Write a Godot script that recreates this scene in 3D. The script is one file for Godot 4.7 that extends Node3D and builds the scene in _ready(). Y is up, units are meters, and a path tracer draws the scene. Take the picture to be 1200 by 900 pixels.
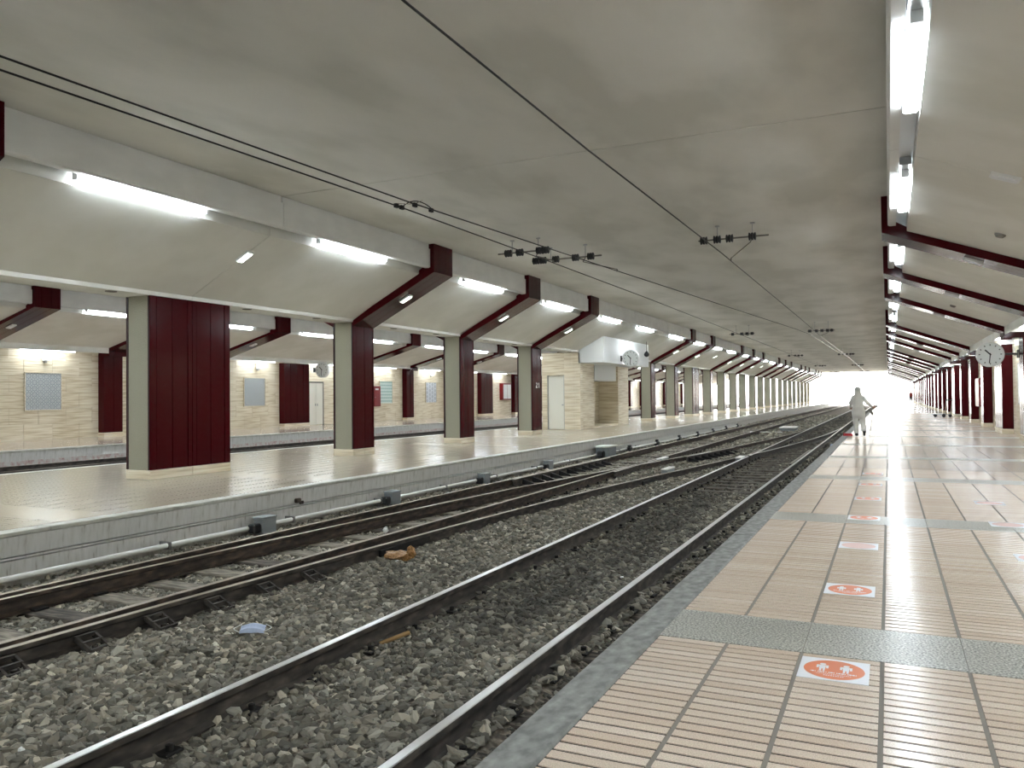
extends Node3D
# An underground railway station: side platform, two tracks with a crossover, island platform, far platform.

const ZEND := -139.0
const ZBACK := 12.0
const CEIL := 4.84
const RAIL := -0.365
const PITCH := 5.25
var rng := RandomNumberGenerator.new()
var M := {}
var used := {}

# ---------------------------------------------------------------- mesh builder
class MB:
	var v := PackedVector3Array()
	var n := PackedVector3Array()
	var uv := PackedVector2Array()
	var c := PackedColorArray()
	var col := Color(1, 1, 1)
	var use_col := false
	func tri(a: Vector3, b: Vector3, d: Vector3, na: Vector3, nb: Vector3, nd: Vector3, ua := Vector2.ZERO, ub := Vector2.ZERO, ud := Vector2.ZERO) -> void:
		var flip := (b - a).cross(d - a).dot(na + nb + nd) > 0.0
		v.append(a); n.append(na); uv.append(ua)
		if flip:
			v.append(d); n.append(nd); uv.append(ud)
			v.append(b); n.append(nb); uv.append(ub)
		else:
			v.append(b); n.append(nb); uv.append(ub)
			v.append(d); n.append(nd); uv.append(ud)
		if use_col:
			c.append(col); c.append(col); c.append(col)
	func quad(a: Vector3, b: Vector3, d: Vector3, e: Vector3, nn: Vector3) -> void:
		tri(a, b, d, nn, nn, nn, Vector2(0, 1), Vector2(1, 1), Vector2(1, 0))
		tri(a, d, e, nn, nn, nn, Vector2(0, 1), Vector2(1, 0), Vector2(0, 0))
	func fquad(a: Vector3, b: Vector3, d: Vector3, e: Vector3, toward: Vector3) -> void:
		var nn := (b - a).cross(d - a).normalized()
		if nn.dot(toward) < 0.0:
			nn = -nn
		quad(a, b, d, e, nn)
	func box(lo: Vector3, hi: Vector3, bottom := true) -> void:
		var p := func(i: int, j: int, k: int) -> Vector3:
			return Vector3(hi.x if i else lo.x, hi.y if j else lo.y, hi.z if k else lo.z)
		quad(p.call(0, 0, 1), p.call(1, 0, 1), p.call(1, 1, 1), p.call(0, 1, 1), Vector3(0, 0, 1))
		quad(p.call(1, 0, 0), p.call(0, 0, 0), p.call(0, 1, 0), p.call(1, 1, 0), Vector3(0, 0, -1))
		quad(p.call(1, 0, 1), p.call(1, 0, 0), p.call(1, 1, 0), p.call(1, 1, 1), Vector3(1, 0, 0))
		quad(p.call(0, 0, 0), p.call(0, 0, 1), p.call(0, 1, 1), p.call(0, 1, 0), Vector3(-1, 0, 0))
		quad(p.call(0, 1, 1), p.call(1, 1, 1), p.call(1, 1, 0), p.call(0, 1, 0), Vector3(0, 1, 0))
		if bottom:
			quad(p.call(0, 0, 0), p.call(1, 0, 0), p.call(1, 0, 1), p.call(0, 0, 1), Vector3(0, -1, 0))
	# box with the edges of its top and sides cut by b
	func bevel_box(lo: Vector3, hi: Vector3, b: float) -> void:
		var ctr := (lo + hi) * 0.5
		var h := (hi - lo) * 0.5
		var i := h - Vector3(b, b, b)
		for ax in 3:
			for s: float in [-1.0, 1.0]:
				var a1 := (ax + 1) % 3
				var a2 := (ax + 2) % 3
				var pts: Array[Vector3] = []
				for q: Vector2 in [Vector2(-1, -1), Vector2(1, -1), Vector2(1, 1), Vector2(-1, 1)]:
					var w := Vector3.ZERO
					w[ax] = s * h[ax]; w[a1] = q.x * i[a1]; w[a2] = q.y * i[a2]
					pts.append(ctr + w)
				var nn := Vector3.ZERO
				nn[ax] = s
				quad(pts[0], pts[1], pts[2], pts[3], nn)
				for t: float in [-1.0, 1.0]:
					# edge between faces ax(s) and a1(t)
					var e0 := Vector3.ZERO; var e1 := Vector3.ZERO; var e2 := Vector3.ZERO; var e3 := Vector3.ZERO
					e0[ax] = s * h[ax]; e0[a1] = t * i[a1]; e0[a2] = -i[a2]
					e1 = e0; e1[a2] = i[a2]
					e3[ax] = s * i[ax]; e3[a1] = t * h[a1]; e3[a2] = -i[a2]
					e2 = e3; e2[a2] = i[a2]
					var en := Vector3.ZERO
					en[ax] = s; en[a1] = t
					quad(ctr + e0, ctr + e1, ctr + e2, ctr + e3, en.normalized())
	# polygon in (x, y) pushed out along z
	func extrude(poly: PackedVector2Array, z0: float, z1: float) -> void:
		var idx := Geometry2D.triangulate_polygon(poly)
		for t in range(0, idx.size(), 3):
			for zz: Array in [[z0, -1.0], [z1, 1.0]]:
				var nn := Vector3(0, 0, zz[1]) if z1 > z0 else Vector3(0, 0, -zz[1])
				tri(Vector3(poly[idx[t]].x, poly[idx[t]].y, zz[0]), Vector3(poly[idx[t + 1]].x, poly[idx[t + 1]].y, zz[0]), Vector3(poly[idx[t + 2]].x, poly[idx[t + 2]].y, zz[0]), nn, nn, nn)
		var area := 0.0
		for i in poly.size():
			area += poly[i].cross(poly[(i + 1) % poly.size()])
		for i in poly.size():
			var a := poly[i]
			var b := poly[(i + 1) % poly.size()]
			var d := (b - a).normalized()
			var o := Vector2(d.y, -d.x) if area > 0.0 else Vector2(-d.y, d.x)
			quad(Vector3(a.x, a.y, z0), Vector3(b.x, b.y, z0), Vector3(b.x, b.y, z1), Vector3(a.x, a.y, z1), Vector3(o.x, o.y, 0))
	# turned profile (radius, along) about an axis
	func lathe(prof: PackedVector2Array, origin: Vector3, axis: Vector3, seg := 16) -> void:
		var t := axis.cross(Vector3(0.3, 0.9, 0.2)).normalized()
		if absf(axis.normalized().dot(Vector3(0.3, 0.9, 0.2).normalized())) > 0.95:
			t = axis.cross(Vector3(1, 0, 0)).normalized()
		var ax := axis.normalized()
		var w := ax.cross(t)
		for i in prof.size() - 1:
			var p0 := prof[i]
			var p1 := prof[i + 1]
			var d := p1 - p0
			if d.length() < 1e-6:
				continue
			var pn := Vector2(d.y, -d.x).normalized()
			for k in seg:
				var a0 := TAU * k / seg
				var a1 := TAU * (k + 1) / seg
				var r0 := t * cos(a0) + w * sin(a0)
				var r1 := t * cos(a1) + w * sin(a1)
				var q0 := origin + ax * p0.y + r0 * p0.x
				var q1 := origin + ax * p0.y + r1 * p0.x
				var q2 := origin + ax * p1.y + r1 * p1.x
				var q3 := origin + ax * p1.y + r0 * p1.x
				var n0 := (r0 * pn.x + ax * pn.y)
				var n1 := (r1 * pn.x + ax * pn.y)
				if p0.x > 1e-5:
					tri(q0, q1, q2, n0, n1, n1)
				if p1.x > 1e-5:
					tri(q0, q2, q3, n0, n1, n0)
	func tube(pts: PackedVector3Array, r: float, seg := 6, caps := true) -> void:
		for i in pts.size() - 1:
			var d := (pts[i + 1] - pts[i]).normalized()
			var t := d.cross(Vector3.UP).normalized() if absf(d.y) < 0.9 else d.cross(Vector3.RIGHT).normalized()
			var w := d.cross(t)
			for k in seg:
				var a0 := TAU * k / seg
				var a1 := TAU * (k + 1) / seg
				var r0 := t * cos(a0) + w * sin(a0)
				var r1 := t * cos(a1) + w * sin(a1)
				tri(pts[i] + r0 * r, pts[i] + r1 * r, pts[i + 1] + r1 * r, r0, r1, r1)
				tri(pts[i] + r0 * r, pts[i + 1] + r1 * r, pts[i + 1] + r0 * r, r0, r1, r0)
				if caps and i == 0:
					tri(pts[i], pts[i] + r0 * r, pts[i] + r1 * r, -d, -d, -d)
				if caps and i == pts.size() - 2:
					tri(pts[i + 1], pts[i + 1] + r0 * r, pts[i + 1] + r1 * r, d, d, d)
	func mesh() -> ArrayMesh:
		var arr := []
		arr.resize(Mesh.ARRAY_MAX)
		arr[Mesh.ARRAY_VERTEX] = v
		arr[Mesh.ARRAY_NORMAL] = n
		arr[Mesh.ARRAY_TEX_UV] = uv
		if use_col:
			arr[Mesh.ARRAY_COLOR] = c
		var m := ArrayMesh.new()
		m.add_surface_from_arrays(Mesh.PRIMITIVE_TRIANGLES, arr)
		return m

# ---------------------------------------------------------------- scene helpers
func numbered(called: String) -> String:
	var k: int = used.get(called, 0)
	used[called] = k + 1
	return called if k == 0 else "%s_%03d" % [called, k]

func tag(o: Node, label: String, category: String, group := "", kind := "") -> Node:
	o.set_meta("label", label)
	o.set_meta("category", category)
	if group:
		o.set_meta("group", group)
	if kind:
		o.set_meta("kind", kind)
	return o

func thing(called: String, label: String, category: String, at := Vector3.ZERO, group := "", kind := "") -> Node3D:
	var o := Node3D.new()
	o.name = numbered(called)
	add_child(o)
	o.position = at
	tag(o, label, category, group, kind)
	return o

func part(called: String, m: Mesh, mat: Material, parent: Node, at := Vector3.ZERO) -> MeshInstance3D:
	var o := MeshInstance3D.new()
	o.name = numbered(called) if parent == self else called
	o.mesh = m
	o.material_override = mat
	parent.add_child(o, true)
	o.position = at
	return o

func boxm(lo: Vector3, hi: Vector3, bevel := 0.0) -> ArrayMesh:
	var b := MB.new()
	if bevel > 0.0:
		b.bevel_box(lo, hi, bevel)
	else:
		b.box(lo, hi)
	return b.mesh()

func noise_tex(freq: float, ramp: Array, size := 256, seed_ := 1, octaves := 4, kind := FastNoiseLite.TYPE_SIMPLEX_SMOOTH) -> NoiseTexture2D:
	var f := FastNoiseLite.new()
	f.noise_type = kind
	f.frequency = freq
	f.seed = seed_
	f.fractal_octaves = octaves
	var t := NoiseTexture2D.new()
	t.width = size
	t.height = size
	t.seamless = true
	t.noise = f
	if ramp:
		var g := Gradient.new()
		var offs := PackedFloat32Array()
		var cols := PackedColorArray()
		for r: Array in ramp:
			offs.append(r[0])
			cols.append(r[1])
		g.offsets = offs
		g.colors = cols
		t.color_ramp = g
	return t

func rgb8(r: int, g: int, b: int) -> Color:
	return Color(r / 255.0, g / 255.0, b / 255.0)

func mat(key: String, col: Color, rough := 0.6, metal := 0.0, tex: Texture2D = null, scale := Vector3.ONE, bump: Texture2D = null, depth := 0.5) -> StandardMaterial3D:
	var m := StandardMaterial3D.new()
	m.resource_name = key
	m.albedo_color = col
	m.roughness = rough
	m.metallic = metal
	if tex or bump:
		m.uv1_triplanar = true
		m.uv1_world_triplanar = true
		m.uv1_scale = scale
	if tex:
		m.albedo_texture = tex
	if bump:
		m.heightmap_enabled = true
		m.heightmap_texture = bump
		m.heightmap_scale = depth
	M[key] = m
	return m

func glow(key: String, col: Color, energy: float) -> void:
	var m := mat(key, Color(0.9, 0.9, 0.9), 0.4)
	m.emission_enabled = true
	m.emission = col
	m.emission_energy_multiplier = energy

func nth(k: int) -> String:
	return ["first", "second", "third", "fourth", "fifth", "sixth", "seventh", "eighth", "ninth", "tenth", "eleventh", "twelfth", "thirteenth", "fourteenth", "fifteenth", "sixteenth", "seventeenth", "eighteenth", "nineteenth", "twentieth", "twenty-first", "twenty-second", "twenty-third", "twenty-fourth", "twenty-fifth", "twenty-sixth"][k]

func zc(i: int) -> float:
	return -10.65 - PITCH * i

func is_twin(i: int) -> bool:
	return posmod(i, 4) == 0

# ---------------------------------------------------------------- the script
func _ready() -> void:
	rng.seed = 7
	set_camera_and_sky()
	make_materials()
	build_shell()
	build_platforms()
	build_canopies()
	build_columns()
	build_kiosk()
	build_tracks()
	build_ballast()
	build_lamps()
	build_walls_furniture()
	build_wires()
	build_trackside()
	build_floor_things()
	build_people()

func set_camera_and_sky() -> void:
	var cam := Camera3D.new()
	cam.name = "camera"
	cam.fov = rad_to_deg(2.0 * atan(450.0 / 935.0))
	cam.near = 0.05
	cam.far = 2000.0
	cam.transform = Transform3D(Basis.from_euler(Vector3(0.01655, 0.4409, -0.0095), EULER_ORDER_YXZ), Vector3(0, 1.36, 0))
	add_child(cam)
	cam.current = true
	var e := Environment.new()
	e.background_mode = Environment.BG_SKY
	var sky := Sky.new()
	var sm := ProceduralSkyMaterial.new()
	sm.sky_top_color = Color(0.93, 0.96, 1.0)
	sm.sky_horizon_color = Color(1.0, 0.985, 0.95)
	sm.ground_bottom_color = Color(0.5, 0.48, 0.45)
	sm.ground_horizon_color = Color(0.8, 0.78, 0.74)
	sm.sky_curve = 0.3
	sky.sky_material = sm
	e.sky = sky
	e.background_energy_multiplier = 12.0
	e.tonemap_mode = Environment.TONE_MAPPER_LINEAR
	e.tonemap_exposure = 1.25
	e.sdfgi_enabled = true
	e.ssao_enabled = true
	e.ssil_enabled = true
	var we := WorldEnvironment.new()
	we.name = "world_environment"
	we.environment = e
	add_child(we)

func make_materials() -> void:
	var W := Color.WHITE
	mat("ceiling", rgb8(228, 226, 219), 0.85, 0.0, noise_tex(0.006, [[0.25, Color(0.91, 0.91, 0.90)], [0.5, Color(0.97, 0.97, 0.965)], [0.75, Color(1, 1, 1)]], 512, 3, 5), Vector3(0.14, 0.14, 0.07))
	mat("panel", rgb8(224, 223, 216), 0.7, 0.0, noise_tex(0.008, [[0.3, Color(0.95, 0.95, 0.94)], [0.7, Color(1, 1, 1)]], 256, 5), Vector3(0.3, 0.3, 0.3))
	mat("fascia", rgb8(228, 228, 225), 0.6, 0.0, noise_tex(0.01, [[0.3, Color(0.965, 0.965, 0.965)], [0.7, Color(1, 1, 1)]], 256, 6), Vector3(0.3, 0.6, 0.3))
	mat("trough", rgb8(222, 224, 226), 0.45)
	var mr := mat("maroon", rgb8(60, 5, 11), 0.16)
	mr.metallic_specular = 0.27
	mat("maroon_dark", rgb8(40, 6, 12), 0.5)
	mat("aggregate", rgb8(170, 167, 150), 0.85, 0.0, noise_tex(0.09, [[0.25, Color(0.72, 0.72, 0.7)], [0.5, Color(0.92, 0.92, 0.9)], [0.8, Color(1, 1, 1)]], 512, 8, 3), Vector3(1.3, 1.3, 1.3), noise_tex(0.12, [], 256, 9, 2), 0.6)
	var tr := noise_tex(0.012, [[0.15, rgb8(192, 174, 142)], [0.4, rgb8(212, 198, 170)], [0.55, rgb8(222, 210, 185)], [0.8, rgb8(230, 221, 199)]], 512, 12, 6)
	mat("travertine", W, 0.4, 0.0, tr, Vector3(0.11, 2.2, 0.11))
	var tr2 := noise_tex(0.014, [[0.15, rgb8(200, 183, 152)], [0.4, rgb8(219, 206, 180)], [0.6, rgb8(228, 217, 194)], [0.85, rgb8(236, 228, 209)]], 512, 33, 6)
	mat("travertine_light", W, 0.4, 0.0, tr2, Vector3(0.10, 1.9, 0.10))
	mat("grout", rgb8(44, 39, 35), 0.9)
	mat("joint", rgb8(128, 122, 113), 0.7)
	mat("grout_pale", rgb8(140, 132, 120), 0.7)
	var tt := noise_tex(0.25, [[0.25, Color(0.86, 0.84, 0.82)], [0.5, Color(0.96, 0.955, 0.95)], [0.75, Color(1, 1, 1)]], 512, 15, 2)
	mat("tile", rgb8(234, 217, 200), 0.19, 0.0, tt, Vector3(1.3, 1.3, 1.3))
	mat("tile_pale", rgb8(240, 225, 210), 0.18, 0.0, tt, Vector3(1.2, 1.2, 1.2))
	mat("tile_deep", rgb8(228, 209, 191), 0.2, 0.0, tt, Vector3(1.4, 1.4, 1.4))
	mat("tile_island", rgb8(214, 204, 185), 0.16, 0.0, tt, Vector3(0.9, 0.9, 0.9))
	mat("tile_plain", rgb8(205, 190, 174), 0.13, 0.0, tt, Vector3(0.9, 0.9, 0.9))
	mat("granite", W, 0.3, 0.0, noise_tex(0.16, [[0.25, rgb8(84, 84, 78)], [0.42, rgb8(146, 146, 137)], [0.6, rgb8(182, 181, 172)], [0.8, rgb8(218, 217, 210)]], 512, 21, 3), Vector3(0.75, 0.75, 0.75))
	mat("coping", W, 0.6, 0.0, noise_tex(0.02, [[0.2, rgb8(112, 114, 111)], [0.5, rgb8(136, 137, 134)], [0.68, rgb8(144, 145, 142)], [0.9, rgb8(160, 161, 158)]], 512, 23, 6), Vector3(1.1, 1.1, 0.7))
	mat("coping_pale", W, 0.5, 0.0, noise_tex(0.02, [[0.2, rgb8(186, 186, 176)], [0.8, rgb8(220, 220, 210)]], 256, 24, 5), Vector3(0.6, 0.6, 0.6))
	mat("facing", W, 0.75, 0.0, noise_tex(0.03, [[0.1, rgb8(176, 173, 166)], [0.28, rgb8(212, 212, 208)], [0.55, rgb8(221, 221, 218)], [0.85, rgb8(226, 226, 224)]], 512, 25, 6), Vector3(1.0, 0.18, 1.0))
	mat("facing_pink", W, 0.75, 0.0, noise_tex(0.03, [[0.12, rgb8(180, 144, 142)], [0.4, rgb8(208, 188, 186)], [0.6, rgb8(214, 210, 206)], [0.85, rgb8(220, 218, 216)]], 512, 27, 6), Vector3(0.4, 0.3, 0.4))
	mat("groove", rgb8(84, 80, 74), 0.9)
	mat("steel_shiny", rgb8(214, 214, 212), 0.32, 1.0)
	mat("steel_dull", rgb8(150, 138, 122), 0.4, 0.85)
	mat("rail_rust", W, 0.75, 0.1, noise_tex(0.03, [[0.2, rgb8(44, 40, 37)], [0.5, rgb8(64, 58, 53)], [0.8, rgb8(88, 80, 72)]], 256, 31, 4), Vector3(1.2, 1.2, 0.5))
	mat("rail_brown", W, 0.75, 0.1, noise_tex(0.03, [[0.2, rgb8(44, 37, 32)], [0.5, rgb8(66, 56, 49)], [0.8, rgb8(94, 79, 67)]], 256, 32, 4), Vector3(1.2, 1.2, 0.5))
	mat("iron_black", rgb8(34, 32, 31), 0.6, 0.3)
	mat("sleeper", W, 0.85, 0.0, noise_tex(0.03, [[0.2, rgb8(88, 82, 72)], [0.5, rgb8(122, 115, 102)], [0.8, rgb8(150, 142, 128)]], 256, 35, 5), Vector3(0.4, 1.0, 2.2))
	mat("sleeper_dark", W, 0.85, 0.0, noise_tex(0.03, [[0.2, rgb8(52, 47, 42)], [0.5, rgb8(80, 73, 65)], [0.8, rgb8(110, 101, 90)]], 256, 36, 5), Vector3(0.4, 1.0, 2.2))
	mat("dirt", W, 0.95, 0.0, noise_tex(0.04, [[0.2, rgb8(74, 67, 60)], [0.5, rgb8(114, 105, 94)], [0.8, rgb8(156, 146, 130)]], 512, 37, 6), Vector3(0.7, 0.7, 0.7), noise_tex(0.08, [], 256, 38, 4), 2.0)
	var st := mat("stone", W, 0.9)
	st.vertex_color_use_as_albedo = true
	mat("pvc_white", rgb8(236, 236, 231), 0.4)
	mat("grey_box", rgb8(140, 146, 148), 0.55)
	mat("dark_plastic", rgb8(30, 30, 32), 0.5)
	mat("white_paint", rgb8(226, 228, 226), 0.5)
	mat("door_paint", rgb8(230, 227, 214), 0.5)
	mat("wire", rgb8(26, 24, 23), 0.5, 0.3)
	mat("wire_pale", rgb8(205, 200, 192), 0.25, 0.8)
	mat("bar_grey", rgb8(122, 118, 110), 0.5, 0.4)
	mat("clock_face", rgb8(232, 236, 234), 0.35)
	mat("clock_black", rgb8(24, 24, 26), 0.5)
	mat("red_cabinet", rgb8(128, 22, 28), 0.35)
	mat("metal_grey", rgb8(172, 172, 172), 0.3, 0.9)
	mat("reflector", rgb8(178, 180, 182), 0.35, 0.7)
	mat("wall_plain", rgb8(190, 184, 172), 0.8)
	mat("outdoor", rgb8(176, 170, 160), 0.95)
	glow("tube_glow", Color(0.93, 0.97, 1.0), 46.0)
	glow("tube_glow_wall", Color(0.93, 0.97, 1.0), 14.0)
	glow("tube_glow_soft", Color(0.93, 0.97, 1.0), 30.0)
	glow("tube_glow_dim", Color(0.93, 0.97, 1.0), 7.0)
	glow("spot_glow", Color(0.94, 1.0, 0.93), 6.0)

# ---------------------------------------------------------------- ceiling, walls, ground
func build_shell() -> void:
	var ce := thing("ceiling", "grey painted concrete ceiling spanning the tracks and platforms", "ceiling", Vector3.ZERO, "", "structure")
	var edges: Array[float] = [ZBACK]
	for i in range(-4, 26):
		if is_twin(i) and zc(i) < ZBACK - 1.0:
			edges.append(zc(i))
	edges.append(ZEND)
	for k in edges.size() - 1:
		if edges[k] - edges[k + 1] < 0.5:
			continue
		part("ceiling_slab", boxm(Vector3(-28.0, CEIL, edges[k + 1] + 0.011), Vector3(4.3, 5.2, edges[k] - 0.011)), M.ceiling, ce)
	part("ceiling_joint", boxm(Vector3(-28.0, CEIL + 0.05, ZEND), Vector3(4.3, 5.3, ZBACK)), M.groove, ce)
	# faint pour lines of the slab, halfway between the wide joints
	# walls
	var wr := thing("wall_right", "pale travertine wall behind the near platform", "wall", Vector3.ZERO, "", "structure")
	part("wall_face", boxm(Vector3(3.7, -0.9, ZEND), Vector3(4.0, CEIL, ZBACK)), M.travertine_light, wr)
	var wl := thing("wall_left", "beige travertine tiled wall at the back of the far platform", "wall", Vector3.ZERO, "", "structure")
	part("wall_backing", boxm(Vector3(-27.6, -0.9, ZEND), Vector3(-27.24, CEIL, ZBACK)), M.travertine, wl)
	var ht := 3.4 / 6.0
	var len_ := 1.05
	var tm: Array[ArrayMesh] = []
	for s in 3:
		tm.append(boxm(Vector3(-0.04, 0.003, -len_ + 0.003), Vector3(0.0 - 0.004 * s, ht - 0.003, -0.003), 0.003))
	var cnt := 0
	for k in range(14, 62):
		for r in 6:
			if cnt >= 290:
				break
			cnt += 1
			part("wall_tile", tm[rng.randi() % 3], M.travertine if rng.randf() < 0.55 else M.travertine_light, wl, Vector3(-27.2, r * ht, -len_ * k + (len_ * 0.5 if r % 2 else 0.0)))
	part("wall_tile_field", boxm(Vector3(-27.24, 0.0, ZEND), Vector3(-27.21, 3.4, -len_ * 62)), M.travertine, wl)
	var wb := thing("wall_back", "plain wall closing the hall behind the viewer", "wall", Vector3.ZERO, "", "structure")
	part("wall_face", boxm(Vector3(-28.0, -1.0, ZBACK), Vector3(4.3, 5.2, ZBACK + 0.3)), M.wall_plain, wb)
	# ground outside the bright end
	var g := thing("ground_outside", "pale open ground beyond the bright tunnel mouth", "ground", Vector3.ZERO, "", "structure")
	part("ground_surface", boxm(Vector3(-160, -1.1, -620), Vector3(160, -0.56, ZEND - 8.0)), M.outdoor, g)

# ---------------------------------------------------------------- platforms
func rib_mesh(w: float, d: float, full: bool) -> ArrayMesh:
	var b := MB.new()
	add_rib(b, Vector3.ZERO, w, d, full)
	return b.mesh()

func add_rib(b: MB, o: Vector3, w: float, d: float, full: bool) -> void:
	var y0 := -0.006
	var h := w * 0.5
	var k := d * 0.5
	var ch := 0.0015
	b.quad(o + Vector3(-h, 0, k - ch), o + Vector3(h, 0, k - ch), o + Vector3(h, 0, -k + ch), o + Vector3(-h, 0, -k + ch), Vector3.UP)
	if full:
		b.quad(o + Vector3(-h, 0, k - ch), o + Vector3(h, 0, k - ch), o + Vector3(h, -ch, k), o + Vector3(-h, -ch, k), Vector3(0, 0.7, 0.7))
		b.quad(o + Vector3(-h, 0, -k + ch), o + Vector3(h, 0, -k + ch), o + Vector3(h, -ch, -k), o + Vector3(-h, -ch, -k), Vector3(0, 0.7, -0.7))
	b.quad(o + Vector3(-h, y0, k), o + Vector3(h, y0, k), o + Vector3(h, -ch, k), o + Vector3(-h, -ch, k), Vector3(0, 0, 1))
	if full:
		b.quad(o + Vector3(-h, y0, -k), o + Vector3(h, y0, -k), o + Vector3(h, -ch, -k), o + Vector3(-h, -ch, -k), Vector3(0, 0, -1))
		b.quad(o + Vector3(h, y0, -k), o + Vector3(h, y0, k), o + Vector3(h, 0, k), o + Vector3(h, 0, -k), Vector3(1, 0, 0))
	b.quad(o + Vector3(-h, y0, -k), o + Vector3(-h, y0, k), o + Vector3(-h, 0, k), o + Vector3(-h, 0, -k), Vector3(-1, 0, 0))

func in_band(z: float) -> bool:
	return posmod(int(floor((-z - 4.475) / 0.001)), 4660) < 605

func build_platforms() -> void:
	# near platform
	var p := thing("floor_right", "near platform of ribbed beige clay tiles with granite cross bands", "floor", Vector3.ZERO, "", "structure")
	part("platform_body", boxm(Vector3(-1.394, -0.75, ZEND - 8), Vector3(3.72, -0.16, ZBACK)), M.facing, p)
	part("tile_bed", boxm(Vector3(-1.2, -0.16, -62.0), Vector3(3.72, -0.0045, ZBACK)), M.grout, p)
	part("tile_bed_far", boxm(Vector3(-1.2, -0.16, ZEND - 8), Vector3(3.72, -0.002, -62.0)), M.tile_plain, p)
	var cl := 6.0
	for k in 25:
		part("coping_stone", boxm(Vector3(-1.41, -0.16, -cl * (k + 1) + 10.0 + 0.004), Vector3(-1.205, 0.0, -cl * k + 10.0 - 0.004), 0.012), M.coping, p)
	var sw := 0.385
	var rp := 0.0765
	var x0 := -1.205
	var single := rib_mesh(sw - 0.02, rp - 0.0155, true)
	var field := {"tile": MB.new(), "tile_pale": MB.new(), "tile_deep": MB.new()}
	var keys := ["tile", "tile", "tile_pale", "tile_deep"]
	var parts := 0
	var zs: Array[float] = []
	for bay in range(-2, 13):
		var za := -5.083 - 4.66 * bay
		for r in 53:
			zs.append(za - rp * (r + 0.5))
	for s in 13:
		var cx := x0 + sw * (s + 0.5)
		var w := sw - 0.02
		if cx + sw * 0.5 > 3.7:
			w = 3.7 - (cx - sw * 0.5) - 0.02
			cx = 3.7 - 0.01 - w * 0.5
		for z in zs:
			if z < -62.0 or z > 3.0:
				continue
			var key: String = keys[rng.randi() % 4]
			var near := z < -2.45 and z > -7.35 and cx < 0.9 and parts < 298 and (z > -4.47 or cx < 0.65)
			if near:
				parts += 1
				part("floor_tile", single, M[key], p, Vector3(cx, rng.randf_range(-0.0006, 0.0006), z))
			else:
				add_rib(field[key], Vector3(cx, 0, z), w, rp - 0.0155, z > -16.0)
	for key: String in field:
		var f := part("floor_tile_field", field[key].mesh(), M[key], p)
		f.set_meta("kind", "stuff")
	for s in range(1, 13):
		var xj := x0 + sw * s
		part("joint_strip", boxm(Vector3(xj - 0.0095, -0.03, -62.0), Vector3(xj + 0.0095, -0.0025, 6.0)), M.joint, p)
	for s in range(1, 13):
		var xj := x0 + sw * s
		part("joint_strip", boxm(Vector3(xj - 0.009, -0.03, -110.0), Vector3(xj + 0.009, -0.0012, -62.0)), M.joint, p)
	for bay in range(-1, 29):
		var zb := -4.478 - 4.66 * bay
		var xs: Array[float] = [x0, -0.435, 0.335, 1.105, 1.875, 2.645, 3.7]
		for k in xs.size() - 1:
			part("granite_slab", boxm(Vector3(xs[k] + 0.002, -0.03, zb - 0.602), Vector3(xs[k + 1] - 0.002, 0.0005, zb), 0.002), M.granite, p)
	# island platform
	var q := thing("floor_island", "island platform of glossy ribbed cream tiles with pale edge", "floor", Vector3.ZERO, "", "structure")
	part("platform_core", boxm(Vector3(-15.14, -0.62, ZEND - 6), Vector3(-8.37, -0.045, ZBACK)), M.groove, q)
	for e: Array in [[-8.37, -8.312], [-15.19, -15.14]]:
		part("upper_course", boxm(Vector3(e[0], -0.258, ZEND - 6), Vector3(e[1], -0.052, ZBACK)), M.facing, q)
		part("ledge", boxm(Vector3(e[0], -0.292, ZEND - 6), Vector3(e[1], -0.270, ZBACK)), M.facing, q)
		part("lower_course", boxm(Vector3(e[0], -0.62, ZEND - 6), Vector3(e[1], -0.304, ZBACK)), M.facing, q)
	part("tile_bed", boxm(Vector3(-15.0, -0.045, -44.0), Vector3(-8.5, -0.008, ZBACK)), M.grout_pale, q)
	part("tile_bed_far", boxm(Vector3(-15.0, -0.045, ZEND - 6), Vector3(-8.5, -0.002, -44.0)), M.tile_island, q)
	for k in 27:
		for e: Array in [[-8.50, -8.30], [-15.2, -15.0]]:
			part("coping_stone", boxm(Vector3(e[0], -0.045, -5.25 * (k + 1) + 10.0 + 0.003), Vector3(e[1], 0.0, -5.25 * k + 10.0 - 0.003), 0.008), M.coping_pale, q)
	var fm := MB.new()
	for s in 17:
		var cx := -8.5 - 0.3823 * (s + 0.5)
		var z := -2.0
		var row := 0
		while z > -44.0:
			if row % 54 == 53:
				b_slab(fm, cx, z - 0.3, 0.3823, 0.6)
				z -= 0.6
			else:
				add_rib(fm, Vector3(cx, 0, z - rp * 0.5), 0.3823 - 0.014, rp - 0.0095, false)
				z -= rp
			row += 1
	part("floor_tile_field", fm.mesh(), M.tile_island, q).set_meta("kind", "stuff")
	# far platform
	var f3 := thing("floor_left", "far platform of pale tiles with a grey and pink stained edge", "floor", Vector3.ZERO, "", "structure")
	part("platform_body", boxm(Vector3(-27.3, -0.62, ZEND - 6), Vector3(-22.14, -0.06, ZBACK)), M.facing, f3)
	part("lower_course", boxm(Vector3(-27.3, -0.62, ZEND - 6), Vector3(-22.10, -0.3, ZBACK)), M.facing_pink, f3)
	part("paving", boxm(Vector3(-27.2, -0.06, ZEND - 6), Vector3(-22.32, 0.0, ZBACK)), M.tile_plain, f3)
	for k in 14:
		part("coping_stone", boxm(Vector3(-22.32, -0.06, -10.5 * (k + 1) + 10.0 + 0.004), Vector3(-22.1, 0.0, -10.5 * k + 10.0 - 0.004), 0.006), M.coping_pale, f3)
	# track beds under the ballast
	var tb := thing("ground_trackbed", "dark dirt bed under the ballast between the platforms", "ground", Vector3.ZERO, "", "structure")
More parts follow.
